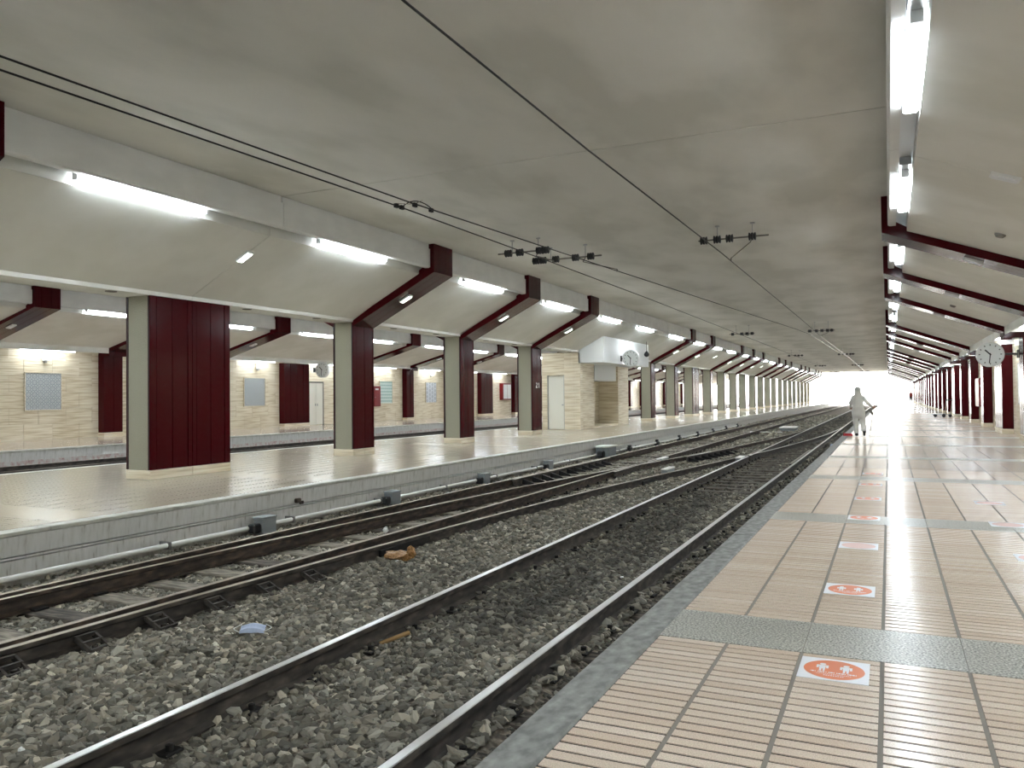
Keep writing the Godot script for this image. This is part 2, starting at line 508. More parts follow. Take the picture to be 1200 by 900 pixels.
	part("bed_surface", boxm(Vector3(-8.34, -1.0, ZEND - 8), Vector3(-1.3, -0.75, ZBACK)), M.dirt, tb)
	part("bed_surface", boxm(Vector3(-22.14, -1.0, ZEND - 8), Vector3(-15.18, -0.57, ZBACK)), M.dirt, tb)

func b_slab(b: MB, cx: float, cz: float, w: float, d: float) -> void:
	b.quad(Vector3(cx - w / 2, 0, cz + d / 2), Vector3(cx + w / 2, 0, cz + d / 2), Vector3(cx + w / 2, 0, cz - d / 2), Vector3(cx - w / 2, 0, cz - d / 2), Vector3.UP)

# ---------------------------------------------------------------- canopies
func uy(fx: float, dir: float, pts: Array) -> PackedVector2Array:
	var out := PackedVector2Array()
	for a: Array in pts:
		out.append(Vector2(fx + dir * float(a[0]), a[1]))
	return out

func build_canopies() -> void:
	var sets := [
		["ceiling_canopy_right", "sloping white canopy ceiling over the near platform", 0.03, 1.0, 2.92, 3.20, 2.98, true, 3.67],
		["ceiling_canopy_island", "sloping white canopy ceiling on the near side of the island platform", -9.32, -1.0, 2.14, 3.25, 3.18, false, 0.0],
		["ceiling_canopy_island_back", "sloping canopy ceiling on the hidden side of the island platform", -14.19, 1.0, 2.14, 3.25, 3.18, false, 0.0],
		["ceiling_canopy_left", "sloping white canopy ceiling over the far platform", -23.2, -1.0, 3.4, 3.36, 3.16, true, 4.0]]
	for c: Array in sets:
		var fx: float = c[2]
		var d: float = c[3]
		var lu: float = c[4]
		var yt: float = c[5]
		var yb: float = c[6]
		var t := thing(c[0], c[1], "ceiling", Vector3.ZERO, "", "structure")
		var pan := uy(fx, d, [[0.30, 4.42], [0.30, 4.19], [lu, yt], [lu, yb], [lu + 0.03, yb], [lu + 0.03, yt + 0.03], [0.34, 4.22], [0.34, 4.42]])
		var fas := uy(fx, d, [[0.0, 4.725], [0.0, 4.32], [0.03, 4.30], [0.13, 4.30], [0.13, 4.725]])
		var led := uy(fx, d, [[0.035, CEIL], [0.035, 4.725], [0.13, 4.725], [0.13, CEIL]])
		var tro := uy(fx, d, [[0.13, 4.46], [0.34, 4.46], [0.34, 4.50], [0.13, 4.50]])
		for i in range(-4, 25):
			var z1 := zc(i)
			var z0 := zc(i + 1)
			if i == -4:
				z1 = ZBACK
			if i == 24:
				z0 = ZEND
			var pm := MB.new(); pm.extrude(pan, z0 + 0.006, z1 - 0.006)
			part("canopy_panel", pm.mesh(), M.panel, t)
			var fm := MB.new(); fm.extrude(fas, z0 + 0.008, z1 - 0.008)
			part("fascia_board", fm.mesh(), M.fascia, t)
			var lm := MB.new(); lm.extrude(led, z0 + 0.014, z1 - 0.014)
			part("fascia_ledge", lm.mesh(), M.fascia, t)
			var tm := MB.new(); tm.extrude(tro, z0, z1)
			part("trough", tm.mesh(), M.trough, t)
		if c[7]:
			# white box over the wall lamps and the wall strip above
			var wu: float = c[8]
			var yr := 3.31 if d > 0.0 else 3.38
			var bm := MB.new()
			bm.extrude(uy(fx, d, [[lu + 0.03, yr], [wu, yr], [wu, yr + 0.04], [lu + 0.03, yr + 0.04]]), ZEND, ZBACK)
			part("trough", bm.mesh(), M.trough, t)
	var so := thing("ceiling_soffit_island", "flat soffit strip joining the island columns", "ceiling", Vector3.ZERO, "", "structure")
	part("soffit_board", boxm(Vector3(-12.05, 3.18, ZEND), Vector3(-11.47, 3.24, ZBACK)), M.panel, so)

# ---------------------------------------------------------------- columns with their maroon beams
func beam(fx: float, d: float, lu: float, yt: float, yb: float, wall_u: float, zc_: float, parent: Node) -> void:
	# three boards with dark gaps over a recessed core
	var outer: Array
	var core: Array
	if wall_u <= 0.0:
		outer = [[-0.10, CEIL], [-0.10, 4.20], [lu + 0.03, 3.07], [lu + 0.03, 3.20], [0.34, 4.24], [0.04, 4.42], [0.04, CEIL]]
		core = [[-0.075, CEIL], [-0.075, 4.22], [lu + 0.02, 3.095], [lu + 0.02, 3.20], [0.34, 4.24], [0.04, 4.42], [0.04, CEIL]]
	else:
		outer = [[-0.10, CEIL], [-0.10, 4.20], [lu - 0.02, yt - 0.14], [lu - 0.02, yb - 0.10], [wall_u, yb - 0.10], [wall_u, yb + 0.06], [lu + 0.16, yb + 0.06], [lu + 0.16, yt + 0.10], [0.34, 4.24], [0.04, 4.42], [0.04, CEIL]]
		core = [[-0.075, CEIL], [-0.075, 4.22], [lu, yt - 0.12], [lu, yb - 0.075], [wall_u, yb - 0.075], [wall_u, yb + 0.06], [lu + 0.16, yb + 0.06], [lu + 0.16, yt + 0.10], [0.34, 4.24], [0.04, 4.42], [0.04, CEIL]]
	var po := uy(fx, d, outer)
	var pc := uy(fx, d, core)
	var cm := MB.new()
	cm.extrude(pc, zc_ - 0.41, zc_ + 0.41)
	var bnode := part("beam", cm.mesh(), M.maroon_dark, parent)
	for s: Array in [[0.42, 0.20], [0.19, -0.11], [-0.12, -0.42]]:
		var bm := MB.new()
		bm.extrude(po, zc_ + float(s[1]), zc_ + float(s[0]))
		part("beam_board", bm.mesh(), M.maroon, bnode)

func build_columns() -> void:
	for i in range(-1, 25):
		var z := zc(i)
		var tw := is_twin(i)
		var hw := 0.925 if tw else 0.42
		if i == 5:
			continue   # taken up by the kiosk
		var label: String
		var group := "columns along the island platform"
		if i == -1:
			label = "island column out of frame, only its maroon beam end shows at top left"
		elif i == 0:
			label = "wide concrete column with a broad maroon panelled face, nearest on the island platform"
		elif i <= 4:
			label = "%s island column along from the wide nearest one, %s" % [["", "first", "second", "third", "fourth"][i], "with a maroon beam" if not tw else "hidden behind the travertine kiosk"]
		elif i <= 24:
			label = "%s island column beyond the clock kiosk, %s" % [nth(i - 6), "twin wide without beam" if tw else "with a maroon beam"]
		else:
			label = "distant island column of concrete and maroon close to the bright exit"
			group = "distant island columns by the exit"
		var t := thing("platform_column", label, "column", Vector3(-11.755, 0, z), group)
		part("concrete_shaft", boxm(Vector3(-0.245, 0.16, -hw + 0.01), Vector3(0.245, 3.18, hw - 0.01), 0.008), M.aggregate, t)
		for e: Array in ([[-hw, 0.0], [0.0, hw]] if tw else [[-hw, 0.0], [0.0, hw]]):
			part("plinth_stone", boxm(Vector3(-0.30, 0, e[0] + 0.001), Vector3(0.30, 0.16, e[1] - 0.001), 0.006), M.travertine_light, t)
		for sx: float in [1.0, -1.0]:
			part("cladding_back", boxm(Vector3(minf(0.245 * sx, 0.275 * sx), 0.165, -hw), Vector3(maxf(0.245 * sx, 0.275 * sx), 3.17, hw)), M.maroon_dark, t)
			# boards run from the viewer's side
			var w: Array = [0.14, 0.34, 0.34, 0.10, 0.10, 0.34, 0.34, 0.14] if tw else [0.13, 0.325, 0.325, 0.06]
			var total := 0.0
			for a: float in w:
				total += a
			var at := hw
			for k in w.size():
				var bw: float = w[k] / total * hw * 2.0
				var out := 0.298 if bw < 0.2 else 0.290
				part("cladding_board", boxm(Vector3(minf(0.27 * sx, out * sx), 0.165, at - bw + 0.005), Vector3(maxf(0.27 * sx, out * sx), 3.175, at - 0.005), 0.005), M.maroon, t)
				at -= bw
		if not tw:
			beam(-9.32 + 11.755, -1.0, 2.14, 3.25, 3.18, 0.0, 0.0, t)
			if i < 12:
				beam(-14.19 + 11.755, 1.0, 2.14, 3.25, 3.18, 0.0, 0.0, t)
		if i == 3:
			for k in 2:
				var tx := TextMesh.new()
				tx.text = "21"[k]
				var sf := SystemFont.new()
				sf.font_names = PackedStringArray(["Droid Sans"])
				sf.font_weight = 700
				tx.font = sf
				tx.font_size = 64
				tx.pixel_size = 0.0042
				tx.depth = 0.004
				var g := part("number_plate_digit", tx, M.white_paint, t, Vector3(0.305, 1.78, 0.06 - 0.2 * k))
				g.rotation.y = PI / 2
	# pilasters with beams on the right wall and on the far wall
	for side in 2:
		for i in range(-1, 25 if side == 0 else 21):
			var z := zc(i)
			var tw := is_twin(i)
			var hw := 0.95 if tw else 0.42
			var d := 1.0 if side == 0 else -1.0
			var wx := 3.7 if side == 0 else -27.2
			var label: String
			var group: String
			if side == 0:
				group = "maroon pilasters on the near platform wall"
				if i <= 3:
					label = "%s maroon beam crossing the near platform canopy from the viewer" % [["first", "twin pilaster above, no", "second", "third", "fourth"][i + 1]]
					if i == 0:
						label = "twin maroon pilaster beside the viewer, outside the picture"
				elif i <= 24:
					label = "%s maroon pilaster visible along the near platform wall, %s" % [nth(i - 4), "wide twin without beam" if tw else "with canopy beam"]
				else:
					label = "distant maroon pilaster on the near platform wall by the exit"
					group = "distant pilasters on the near wall"
			else:
				group = "maroon pilasters on the far travertine wall"
				if i <= 24:
					label = "%s maroon pilaster along the far travertine wall, %s" % [nth(i + 1), "wide twin without beam" if tw else "with canopy beam"]
				else:
					label = "distant maroon pilaster on the far wall glimpsed between island columns"
					group = "distant pilasters on the far wall"
			var t := thing("wall_pilaster", label, "pilaster", Vector3(wx, 0, z), group)
			var ylow := 2.95 if side == 0 else 3.15
			part("plinth_stone", boxm(Vector3(minf(0, -0.34 * d), 0, -hw), Vector3(maxf(0, -0.34 * d), 0.16, hw), 0.006), M.travertine_light, t)
			part("casing", boxm(Vector3(minf(0, -0.30 * d), 0.16, -hw + 0.004), Vector3(maxf(0, -0.30 * d), ylow, hw - 0.004), 0.008), M.maroon, t)
			var nb := 4 if tw else 2
			for k in nb:
				var z0 := -hw + 2.0 * hw * k / nb
				part("casing_board", boxm(Vector3(minf(-0.29 * d, -0.32 * d), 0.165, z0 + 0.012), Vector3(maxf(-0.29 * d, -0.32 * d), ylow - 0.01, z0 + 2.0 * hw / nb - 0.012), 0.008), M.maroon, t)
			if not tw:
				if side == 0:
					beam(0.03 - wx, 1.0, 2.92, 3.20, 2.98, 3.66, 0.0, t)
				else:
					beam(-23.2 - wx, -1.0, 3.4, 3.36, 3.16, 3.98, 0.0, t)

# ---------------------------------------------------------------- kiosk on the island platform
func build_kiosk() -> void:
	var t := thing("platform_kiosk", "travertine clad kiosk on the island platform with a pale door", "kiosk", Vector3(-11.4, 0, -30.7))
	var z0 := -6.66
	var fr := MB.new()
	# front wall facing the viewer, with the door opening left out
	var door_l := -1.47
	var door_r := -0.71
	part("front_wall", boxm(Vector3(-1.7, 0, -0.3), Vector3(door_l, 3.18, 0)), M.travertine, t)
	part("front_wall", boxm(Vector3(door_l, 2.25, -0.3), Vector3(door_r, 3.18, 0)), M.travertine, t)
	var th := 0.53
	for r in 6:
		var ys := r * th
		var x := door_r
		var off := 0.35 if r % 2 else 0.0
		for s: Array in [[door_r, door_r + 0.35 if r % 2 else door_r + 0.5], [door_r + 0.35 if r % 2 else door_r + 0.5, 0.0]]:
			part("wall_tile", boxm(Vector3(s[0] + 0.002, ys + 0.002, -0.3), Vector3(s[1] - 0.002, ys + th - 0.002, 0.0), 0.003), M.travertine if (r + int(off > 0)) % 2 else M.travertine_light, t)
	var dr := part("door", boxm(Vector3(door_l + 0.02, 0.02, -0.12), Vector3(door_r - 0.02, 2.23, -0.07), 0.004), M.door_paint, t)
	part("door_handle", boxm(Vector3(door_r - 0.12, 1.0, -0.07), Vector3(door_r - 0.06, 1.04, -0.02), 0.006), M.metal_grey, dr)
	part("door_frame", boxm(Vector3(door_l, 0, -0.16), Vector3(door_l + 0.03, 2.25, -0.03)), M.metal_grey, t)
	part("door_frame", boxm(Vector3(door_r - 0.03, 0, -0.16), Vector3(door_r, 2.25, -0.03)), M.metal_grey, t)
	# track side: two piers with a recess between
	for s: Array in [[0.0, -1.72], [-5.05, z0]]:
		for r in 6:
			part("pier_tile", boxm(Vector3(-1.0, r * th + 0.002, s[1] + 0.002), Vector3(0.0 if r % 2 else -0.003, minf(2.75, r * th + th) - 0.002, s[0] - 0.302 if s[0] == 0.0 else s[0] - 0.002), 0.004), M.travertine_light if (r % 2) else M.travertine, t)
	part("recess_wall", boxm(Vector3(-1.1, 0, -5.05), Vector3(-0.95, 2.75, -1.72)), M.travertine, t)
	part("recess_step", boxm(Vector3(-0.95, 0, -5.05), Vector3(-0.02, 0.10, -1.72), 0.006), M.travertine_light, t)
	part("recess_hatch", boxm(Vector3(-0.95, 2.05, -4.9), Vector3(-0.05, 2.75, -1.9)), M.white_paint, t)
	part("core", boxm(Vector3(-1.68, 0, z0 + 0.02), Vector3(-1.1, 3.18, -0.3)), M.travertine, t)
	# a small lever on the recess wall
	part("recess_lever", boxm(Vector3(-0.95, 1.28, -3.7), Vector3(-0.88, 1.46, -3.62), 0.01), M.dark_plastic, t)
	# white box above, reaching forward to the sloping canopy
	var wb := MB.new()
	wb.extrude(PackedVector2Array([Vector2(-0.07, 2.74), Vector2(1.02, 2.74), Vector2(1.02, 3.80), Vector2(0.95, 3.82), Vector2(-0.07, 3.24)]), z0, 0.0)
	part("white_header", wb.mesh(), M.white_paint, t)
	# clock on its bracket
	make_clock(Vector3(-9.93, 2.97, -33.0), 0.36, Vector3(-10.38, 2.97, -33.0), "round white wall clock bracketed from the white kiosk header")
	# the little lamp hook hanging at the far end
	var h := thing("hanging_loudspeaker", "small dark bulb shaped loudspeaker hanging beside the kiosk clock", "loudspeaker", Vector3(-10.2, 0, -36.4))
	var rm := MB.new(); rm.tube(PackedVector3Array([Vector3(0, 3.90, 0), Vector3(0, 3.42, 0)]), 0.012)
	part("rod", rm.mesh(), M.dark_plastic, h)
	var bm := MB.new(); bm.lathe(PackedVector2Array([Vector2(0, -0.16), Vector2(0.09, -0.12), Vector2(0.13, -0.04), Vector2(0.10, 0.04), Vector2(0.03, 0.12), Vector2(0, 0.14)]), Vector3(0, 3.33, 0), Vector3.UP, 14)
	part("bell", bm.mesh(), M.dark_plastic, h)

func make_clock(at: Vector3, r: float, wall: Vector3, label: String) -> void:
	var t := thing("platform_clock", label, "clock", at)
	var cm := MB.new()
	cm.lathe(PackedVector2Array([Vector2(0, -0.09), Vector2(r - 0.02, -0.09), Vector2(r, -0.07), Vector2(r, 0.08), Vector2(r - 0.03, 0.09), Vector2(r - 0.03, 0.075), Vector2(0, 0.075)]), Vector3.ZERO, Vector3(0, 0, 1), 36)
	part("case", cm.mesh(), M.white_paint, t)
	var fm := MB.new()
	fm.lathe(PackedVector2Array([Vector2(r - 0.035, 0.074), Vector2(r - 0.035, 0.079), Vector2(0, 0.079)]), Vector3.ZERO, Vector3(0, 0, 1), 36)
	part("dial", fm.mesh(), M.clock_face, t)
	for k in 12:
		var a := TAU * k / 12.0
		var o := part("hour_mark", boxm(Vector3(-r * 0.035, -r * 0.055, 0), Vector3(r * 0.035, r * 0.055, 0.004)), M.clock_black, t, Vector3(sin(a) * r * 0.76, cos(a) * r * 0.76, 0.079))
		o.rotation.z = -a
	var hh := part("hour_hand", boxm(Vector3(-r * 0.05, -r * 0.08, 0), Vector3(r * 0.05, r * 0.52, 0.005)), M.clock_black, t, Vector3(0, 0, 0.083))
	hh.rotation.z = -TAU * (10.52 / 12.0)
	var mh := part("minute_hand", boxm(Vector3(-r * 0.035, -r * 0.1, 0), Vector3(r * 0.035, r * 0.72, 0.005)), M.clock_black, t, Vector3(0, 0, 0.089))
	mh.rotation.z = -TAU * (31.0 / 60.0)
	var dx := wall - at
	var bm := MB.new()
	bm.tube(PackedVector3Array([dx.normalized() * (r - 0.01), dx]), 0.03, 8)
	part("bracket", bm.mesh(), M.clock_black, t)
	var s := signf(dx.x)
	part("wall_plate", boxm(Vector3(dx.x - (0.03 if s > 0 else 0.0), -0.12, -0.08), Vector3(dx.x + (0.0 if s > 0 else 0.03), 0.12, 0.08), 0.006), M.clock_black, t)

# ---------------------------------------------------------------- tracks
func rail_piece(path: Callable, za: float, zb: float, step: float, top: Material, body: Material, parent: Node, called := "rail") -> MeshInstance3D:
	# foot, web and head of a flat-bottom rail; the worn running surface is a strip of its own
	var prof := PackedVector2Array([Vector2(-0.07, -0.158), Vector2(0.07, -0.158), Vector2(0.07, -0.146), Vector2(0.016, -0.13), Vector2(0.010, -0.05), Vector2(0.035, -0.036), Vector2(0.035, -0.003), Vector2(-0.035, -0.003), Vector2(-0.035, -0.036), Vector2(-0.010, -0.05), Vector2(-0.016, -0.13), Vector2(-0.07, -0.146)])
	var cap := PackedVector2Array([Vector2(-0.035, -0.012), Vector2(-0.034, -0.004), Vector2(-0.024, 0.0), Vector2(0.024, 0.0), Vector2(0.034, -0.004), Vector2(0.035, -0.012)])
	var b := MB.new()
	var c := MB.new()
	var z := za
	while z > zb + 0.001:
		var zn := maxf(z - step, zb)
		var x0: float = path.call(z)
		var x1: float = path.call(zn)
		for i in prof.size():
			var p := prof[i]
			var q := prof[(i + 1) % prof.size()]
			var d := (q - p).normalized()
			b.quad(Vector3(x0 + p.x, RAIL + p.y, z), Vector3(x0 + q.x, RAIL + q.y, z), Vector3(x1 + q.x, RAIL + q.y, zn), Vector3(x1 + p.x, RAIL + p.y, zn), Vector3(d.y, -d.x, 0))
		for i in cap.size() - 1:
			var p := cap[i]
			var q := cap[i + 1]
			var d := (q - p).normalized()
			c.quad(Vector3(x0 + p.x, RAIL + p.y, z), Vector3(x0 + q.x, RAIL + q.y, z), Vector3(x1 + q.x, RAIL + q.y, zn), Vector3(x1 + p.x, RAIL + p.y, zn), Vector3(-d.y, d.x, 0))
		z = zn
	for e: Array in [[za, 1.0], [zb, -1.0]]:
		var xe: float = path.call(e[0])
		var pts := PackedVector2Array()
		for p in prof:
			pts.append(p)
		var idx := Geometry2D.triangulate_polygon(pts)
		for k in range(0, idx.size(), 3):
			var nn := Vector3(0, 0, e[1])
			b.tri(Vector3(xe + pts[idx[k]].x, RAIL + pts[idx[k]].y, e[0]), Vector3(xe + pts[idx[k + 1]].x, RAIL + pts[idx[k + 1]].y, e[0]), Vector3(xe + pts[idx[k + 2]].x, RAIL + pts[idx[k + 2]].y, e[0]), nn, nn, nn)
	var o := part(called, b.mesh(), body, parent)
	part("running_surface", c.mesh(), top, o)
	return o

const DIV := [[3.0, 0.09], [-2.0, 0.12], [-5.0, 0.20], [-7.0, 0.30], [-9.0, 0.42], [-11.0, 0.56], [-14.0, 0.82], [-17.5, 1.26], [-22.0, 1.88], [-26.0, 2.42], [-32.0, 3.02], [-37.0, 3.36], [-43.0, 3.57], [-48.0, 3.62]]
func div(z: float) -> float:
	for k in DIV.size() - 1:
		if z <= DIV[k][0] and z >= DIV[k + 1][0]:
			var t := (z - float(DIV[k][0])) / (float(DIV[k + 1][0]) - float(DIV[k][0]))
			var p0: float = DIV[maxi(k - 1, 0)][1]
			var p1: float = DIV[k][1]
			var p2: float = DIV[k + 1][1]
			var p3: float = DIV[mini(k + 2, DIV.size() - 1)][1]
			return 0.5 * (2.0 * p1 + (p2 - p0) * t + (2.0 * p0 - 5.0 * p1 + 4.0 * p2 - p3) * t * t + (3.0 * p1 - p0 - 3.0 * p2 + p3) * t * t * t) * 0.35 + lerpf(p1, p2, t) * 0.65
	return DIV[0][1] if z > DIV[0][0] else DIV[-1][1]

const XB := -2.16
const XC := -3.61
const XN := -5.79
const XF := -7.25

func build_tracks() -> void:
	var near := thing("railway_track", "near railway track with two shiny worn rails beside the platform", "railway track")
	rail_piece(func(_z): return XB, 9.0, ZEND - 40, 40.0, M.steel_shiny, M.rail_rust, near)
	rail_piece(func(_z): return XC, 9.0, -23.2, 40.0, M.steel_shiny, M.rail_rust, near)
	rail_piece(func(_z): return XC, -23.45, ZEND - 40, 40.0, M.steel_shiny, M.rail_rust, near)
	var far := thing("railway_track", "rusty railway track by the island platform with a turnout crossing over", "railway track")
	rail_piece(func(_z): return XF, 9.0, ZEND - 40, 40.0, M.steel_dull, M.rail_brown, far)
	rail_piece(func(_z): return XN, 9.0, -19.6, 40.0, M.steel_dull, M.rail_brown, far)
	rail_piece(func(_z): return XN, -20.6, ZEND - 40, 40.0, M.steel_dull, M.rail_brown, far)
	rail_piece(func(z): return XF + div(z), 3.0, -19.0, 0.8, M.steel_dull, M.rail_brown, far, "turnout_rail")
	rail_piece(func(z): return XF + div(z), -19.6, -46.0, 0.8, M.steel_dull, M.rail_brown, far, "turnout_rail")
	rail_piece(func(z): return XN + div(z), 3.0, -22.9, 0.8, M.steel_dull, M.rail_rust, far, "turnout_rail")
	rail_piece(func(z): return XN + div(z), -23.7, -46.0, 0.8, M.steel_shiny, M.rail_rust, far, "turnout_rail")
	# check rails and their ends
	for c: Array in [[XF + 0.085, -15.2, -21.6], [XC - 3.65 + div(-22.0) + 0.0, 0, 0]]:
		if c[1] != 0:
			var cx: float = c[0]
			rail_piece(func(_z): return cx, c[1], c[2], 10.0, M.steel_dull, M.rail_rust, far, "check_rail")
	rail_piece(func(z): return XF + div(z) + 0.085, -22.5, -27.0, 0.8, M.steel_dull, M.rail_rust, far, "check_rail")
	rail_piece(func(_z): return XB - 0.085, -21.0, -26.5, 10.0, M.steel_dull, M.rail_rust, near, "check_rail")
	# wing rails at the two crossings
	rail_piece(func(z): return XN + 0.09 + maxf(0.0, (-20.2 - z)) * 0.03, -17.5, -21.6, 0.6, M.steel_dull, M.rail_rust, far, "wing_rail")
	rail_piece(func(z): return XC - 0.09 - maxf(0.0, (z + 23.4)) * 0.03, -22.4, -26.0, 0.6, M.steel_dull, M.rail_rust, far, "wing_rail")
	# fish plates where the rail webs are joined
	for f: Array in [[-8.3, 0], [-16.6, 1]]:
		var zf: float = f[0]
		part("fish_plate", boxm(Vector3(XN + div(zf) + 0.015, RAIL - 0.125, zf - 0.55), Vector3(XN + div(zf) + 0.055, RAIL - 0.04, zf + 0.55), 0.006), M.iron_black, far)
	# sleepers
	var ms: Array[ArrayMesh] = []
	for s in 3:
		ms.append(boxm(Vector3(-1.3 - 0.1 * s, -0.14, -0.12), Vector3(1.3 + 0.06 * s, 0.0, 0.12), 0.012))
	var lm := boxm(Vector3(-1.6, -0.14, -0.12), Vector3(1.9, 0.0, 0.12), 0.012)
	var chair := chair_mesh()
	var z := 2.6
	var k := 0
	while z > -62.0:
		var long_: bool = z < -6.5 and z > -21.0
		var so := part("sleeper", lm if long_ else ms[k % 3], M.sleeper if (k % 4) else M.sleeper_dark, far, Vector3(-6.5 + (0.25 if long_ else 0.0), RAIL - 0.158 + rng.randf_range(-0.004, 0.004), z))
		so.rotation.y = rng.randf_range(-0.02, 0.02)
		if z > -40.0:
			for e: Array in [[XF, -1.0], [XN, 1.0]]:
				if z > -6.9 and e[1] > 0.0:
					part("rail_chair", chair, M.rail_rust, far, Vector3(XN + div(z) + 0.01, RAIL - 0.158, z))
				else:
					var cm := part("rail_clip", boxm_cached("clip"), M.iron_black, far, Vector3(float(e[0]) + 0.11 * float(e[1]), RAIL - 0.158, z))
					cm.rotation.y = 0.0
			if z > -12.0:
				part("slide_plate", boxm_cached("plate"), M.iron_black, far, Vector3(XF + 0.16, RAIL - 0.157, z))
		z -= 0.61
		k += 1
	# ribbed spacer castings beside the check rail
	for q in 11:
		var zq := -15.6 - 0.52 * q
		var cb := MB.new()
		cb.extrude(PackedVector2Array([Vector2(0.05, -0.15), Vector2(0.36, -0.15), Vector2(0.34, -0.12), Vector2(0.06, -0.03)]), -0.02, 0.02)
		part("check_rail_bracket", cb.mesh(), M.iron_black, far, Vector3(XF + 0.07, RAIL, zq))
	for q in 8:
		var zq := -22.6 - 0.55 * q
		var cb := MB.new()
		cb.extrude(PackedVector2Array([Vector2(0.05, -0.15), Vector2(0.36, -0.15), Vector2(0.34, -0.12), Vector2(0.06, -0.03)]), -0.02, 0.02)
		part("check_rail_bracket", cb.mesh(), M.iron_black, far, Vector3(XF + div(zq) + 0.07, RAIL, zq))
	# near-track sleepers: mostly under stone, bare round the crossing
	z = 2.4
	k = 0
	while z > -62.0:
		var bare: bool = z < -15.5 and z > -31.0
		part("sleeper", ms[(k + 1) % 3], M.sleeper_dark, near, Vector3(-2.9, RAIL - 0.158 + (0.0 if bare else -0.015), z))
		if z > -34.0:
			for e: Array in [[XB, 1.0], [XC, -1.0], [XB, -1.0], [XC, 1.0]]:
				part("rail_clip", boxm_cached("clip"), M.iron_black, near, Vector3(float(e[0]) + 0.11 * float(e[1]), RAIL - 0.158, z))
		z -= 0.61
		k += 1
	# hidden tracks between the island and the far platform
	for s: Array in [[-16.6, "railway track on the hidden side of the island platform"], [-20.55, "dark railway track along the far platform seen past the island edge"]]:
		var t := thing("railway_track", s[1], "railway track")
		for e: float in [-0.7525, 0.7525]:
			var xx: float = float(s[0]) + e
			rail_piece(func(_z): return xx, 9.0, ZEND - 4.0, 60.0, M.steel_dull, M.rail_rust, t)
		z = 0.0
		while z > -60.0:
			part("sleeper", ms[0], M.sleeper_dark, t, Vector3(s[0], RAIL - 0.158, z))
			z -= 0.62

var _cache := {}
func boxm_cached(kind: String) -> ArrayMesh:
	if not _cache.has(kind):
		if kind == "clip":
			var b := MB.new()
			b.bevel_box(Vector3(-0.045, 0.0, -0.06), Vector3(0.045, 0.018, 0.06), 0.004)
			b.lathe(PackedVector2Array([Vector2(0.022, 0.018), Vector2(0.022, 0.05), Vector2(0.0, 0.055)]), Vector3.ZERO, Vector3.UP, 8)
			_cache[kind] = b.mesh()
		else:
			_cache[kind] = boxm(Vector3(-0.12, 0.0, -0.07), Vector3(0.16, 0.02, 0.07), 0.004)
	return _cache[kind]

func chair_mesh() -> ArrayMesh:
	# cast bracing chair: foot plate, two cheeks sloping from the rail head and cross webs that leave openings
	var b := MB.new()
	b.bevel_box(Vector3(0.04, 0.0, -0.10), Vector3(0.27, 0.02, 0.10), 0.004)
	for s: float in [-0.085, 0.065]:
		b.extrude(PackedVector2Array([Vector2(0.045, 0.115), Vector2(0.075, 0.12), Vector2(0.25, 0.035), Vector2(0.25, 0.02), Vector2(0.2, 0.02), Vector2(0.06, 0.075), Vector2(0.045, 0.09)]), s, s + 0.02)
	for w: Array in [[0.05, 0.095, 0.085, 0.12], [0.13, 0.05, 0.16, 0.085], [0.225, 0.02, 0.25, 0.045]]:
		b.box(Vector3(w[0], w[1], -0.085), Vector3(w[2], w[3], 0.085))
	b.lathe(PackedVector2Array([Vector2(0.022, 0.0), Vector2(0.022, 0.03), Vector2(0.0, 0.034)]), Vector3(0.18, 0.02, 0.0), Vector3.UP, 8)
	return b.mesh()

# ---------------------------------------------------------------- ballast
var hnoise := FastNoiseLite.new()
func bed_y(x: float, z: float) -> float:
	var h := -0.505
	if x > -2.02:
		h = -0.56
	elif x < -7.4:
		h = -0.565
	elif x < -5.86 and x > -7.15:
		h = -0.567
	elif x < -2.2 and x > -3.55:
		h = -0.528 if z > -15.5 else -0.565
	elif x < -5.2:
		h = -0.55 + smoothstep(-5.75, -5.2, x) * 0.045
	elif z < -15.0 and x > -5.7 - 0.3 and x < XN + div(z) and z > -26.0:
		h = -0.56
	return h + 0.022 * hnoise.get_noise_2d(x * 60.0, z * 60.0) + 0.02 * hnoise.get_noise_2d(x * 14.0 + 90.0, z * 14.0)

func stone_mesh(s: int) -> ArrayMesh:
	var r := RandomNumberGenerator.new()
	r.seed = 100 + s
	var g := (1.0 + sqrt(5.0)) / 2.0
	var base := [Vector3(-1, g, 0), Vector3(1, g, 0), Vector3(-1, -g, 0), Vector3(1, -g, 0), Vector3(0, -1, g), Vector3(0, 1, g), Vector3(0, -1, -g), Vector3(0, 1, -g), Vector3(g, 0, -1), Vector3(g, 0, 1), Vector3(-g, 0, -1), Vector3(-g, 0, 1)]
	var f := [[0, 11, 5], [0, 5, 1], [0, 1, 7], [0, 7, 10], [0, 10, 11], [1, 5, 9], [5, 11, 4], [11, 10, 2], [10, 7, 6], [7, 1, 8], [3, 9, 4], [3, 4, 2], [3, 2, 6], [3, 6, 8], [3, 8, 9], [4, 9, 5], [2, 4, 11], [6, 2, 10], [8, 6, 7], [9, 8, 1]]
	var pts: Array[Vector3] = []
	var sq := Vector3(r.randf_range(1.0, 1.55), r.randf_range(0.45, 0.8), r.randf_range(0.7, 1.0))
	for p: Vector3 in base:
		pts.append(p.normalized() * sq * r.randf_range(0.62, 1.25) * 0.5)
	var b := MB.new()
	for t: Array in f:
		var a: Vector3 = pts[t[0]]
		var c: Vector3 = pts[t[1]]
		var d: Vector3 = pts[t[2]]
		var nn := (c - a).cross(d - a).normalized()
		if nn.dot(a + c + d) < 0.0:
			nn = -nn
		b.tri(a, c, d, nn, nn, nn)
	return b.mesh()

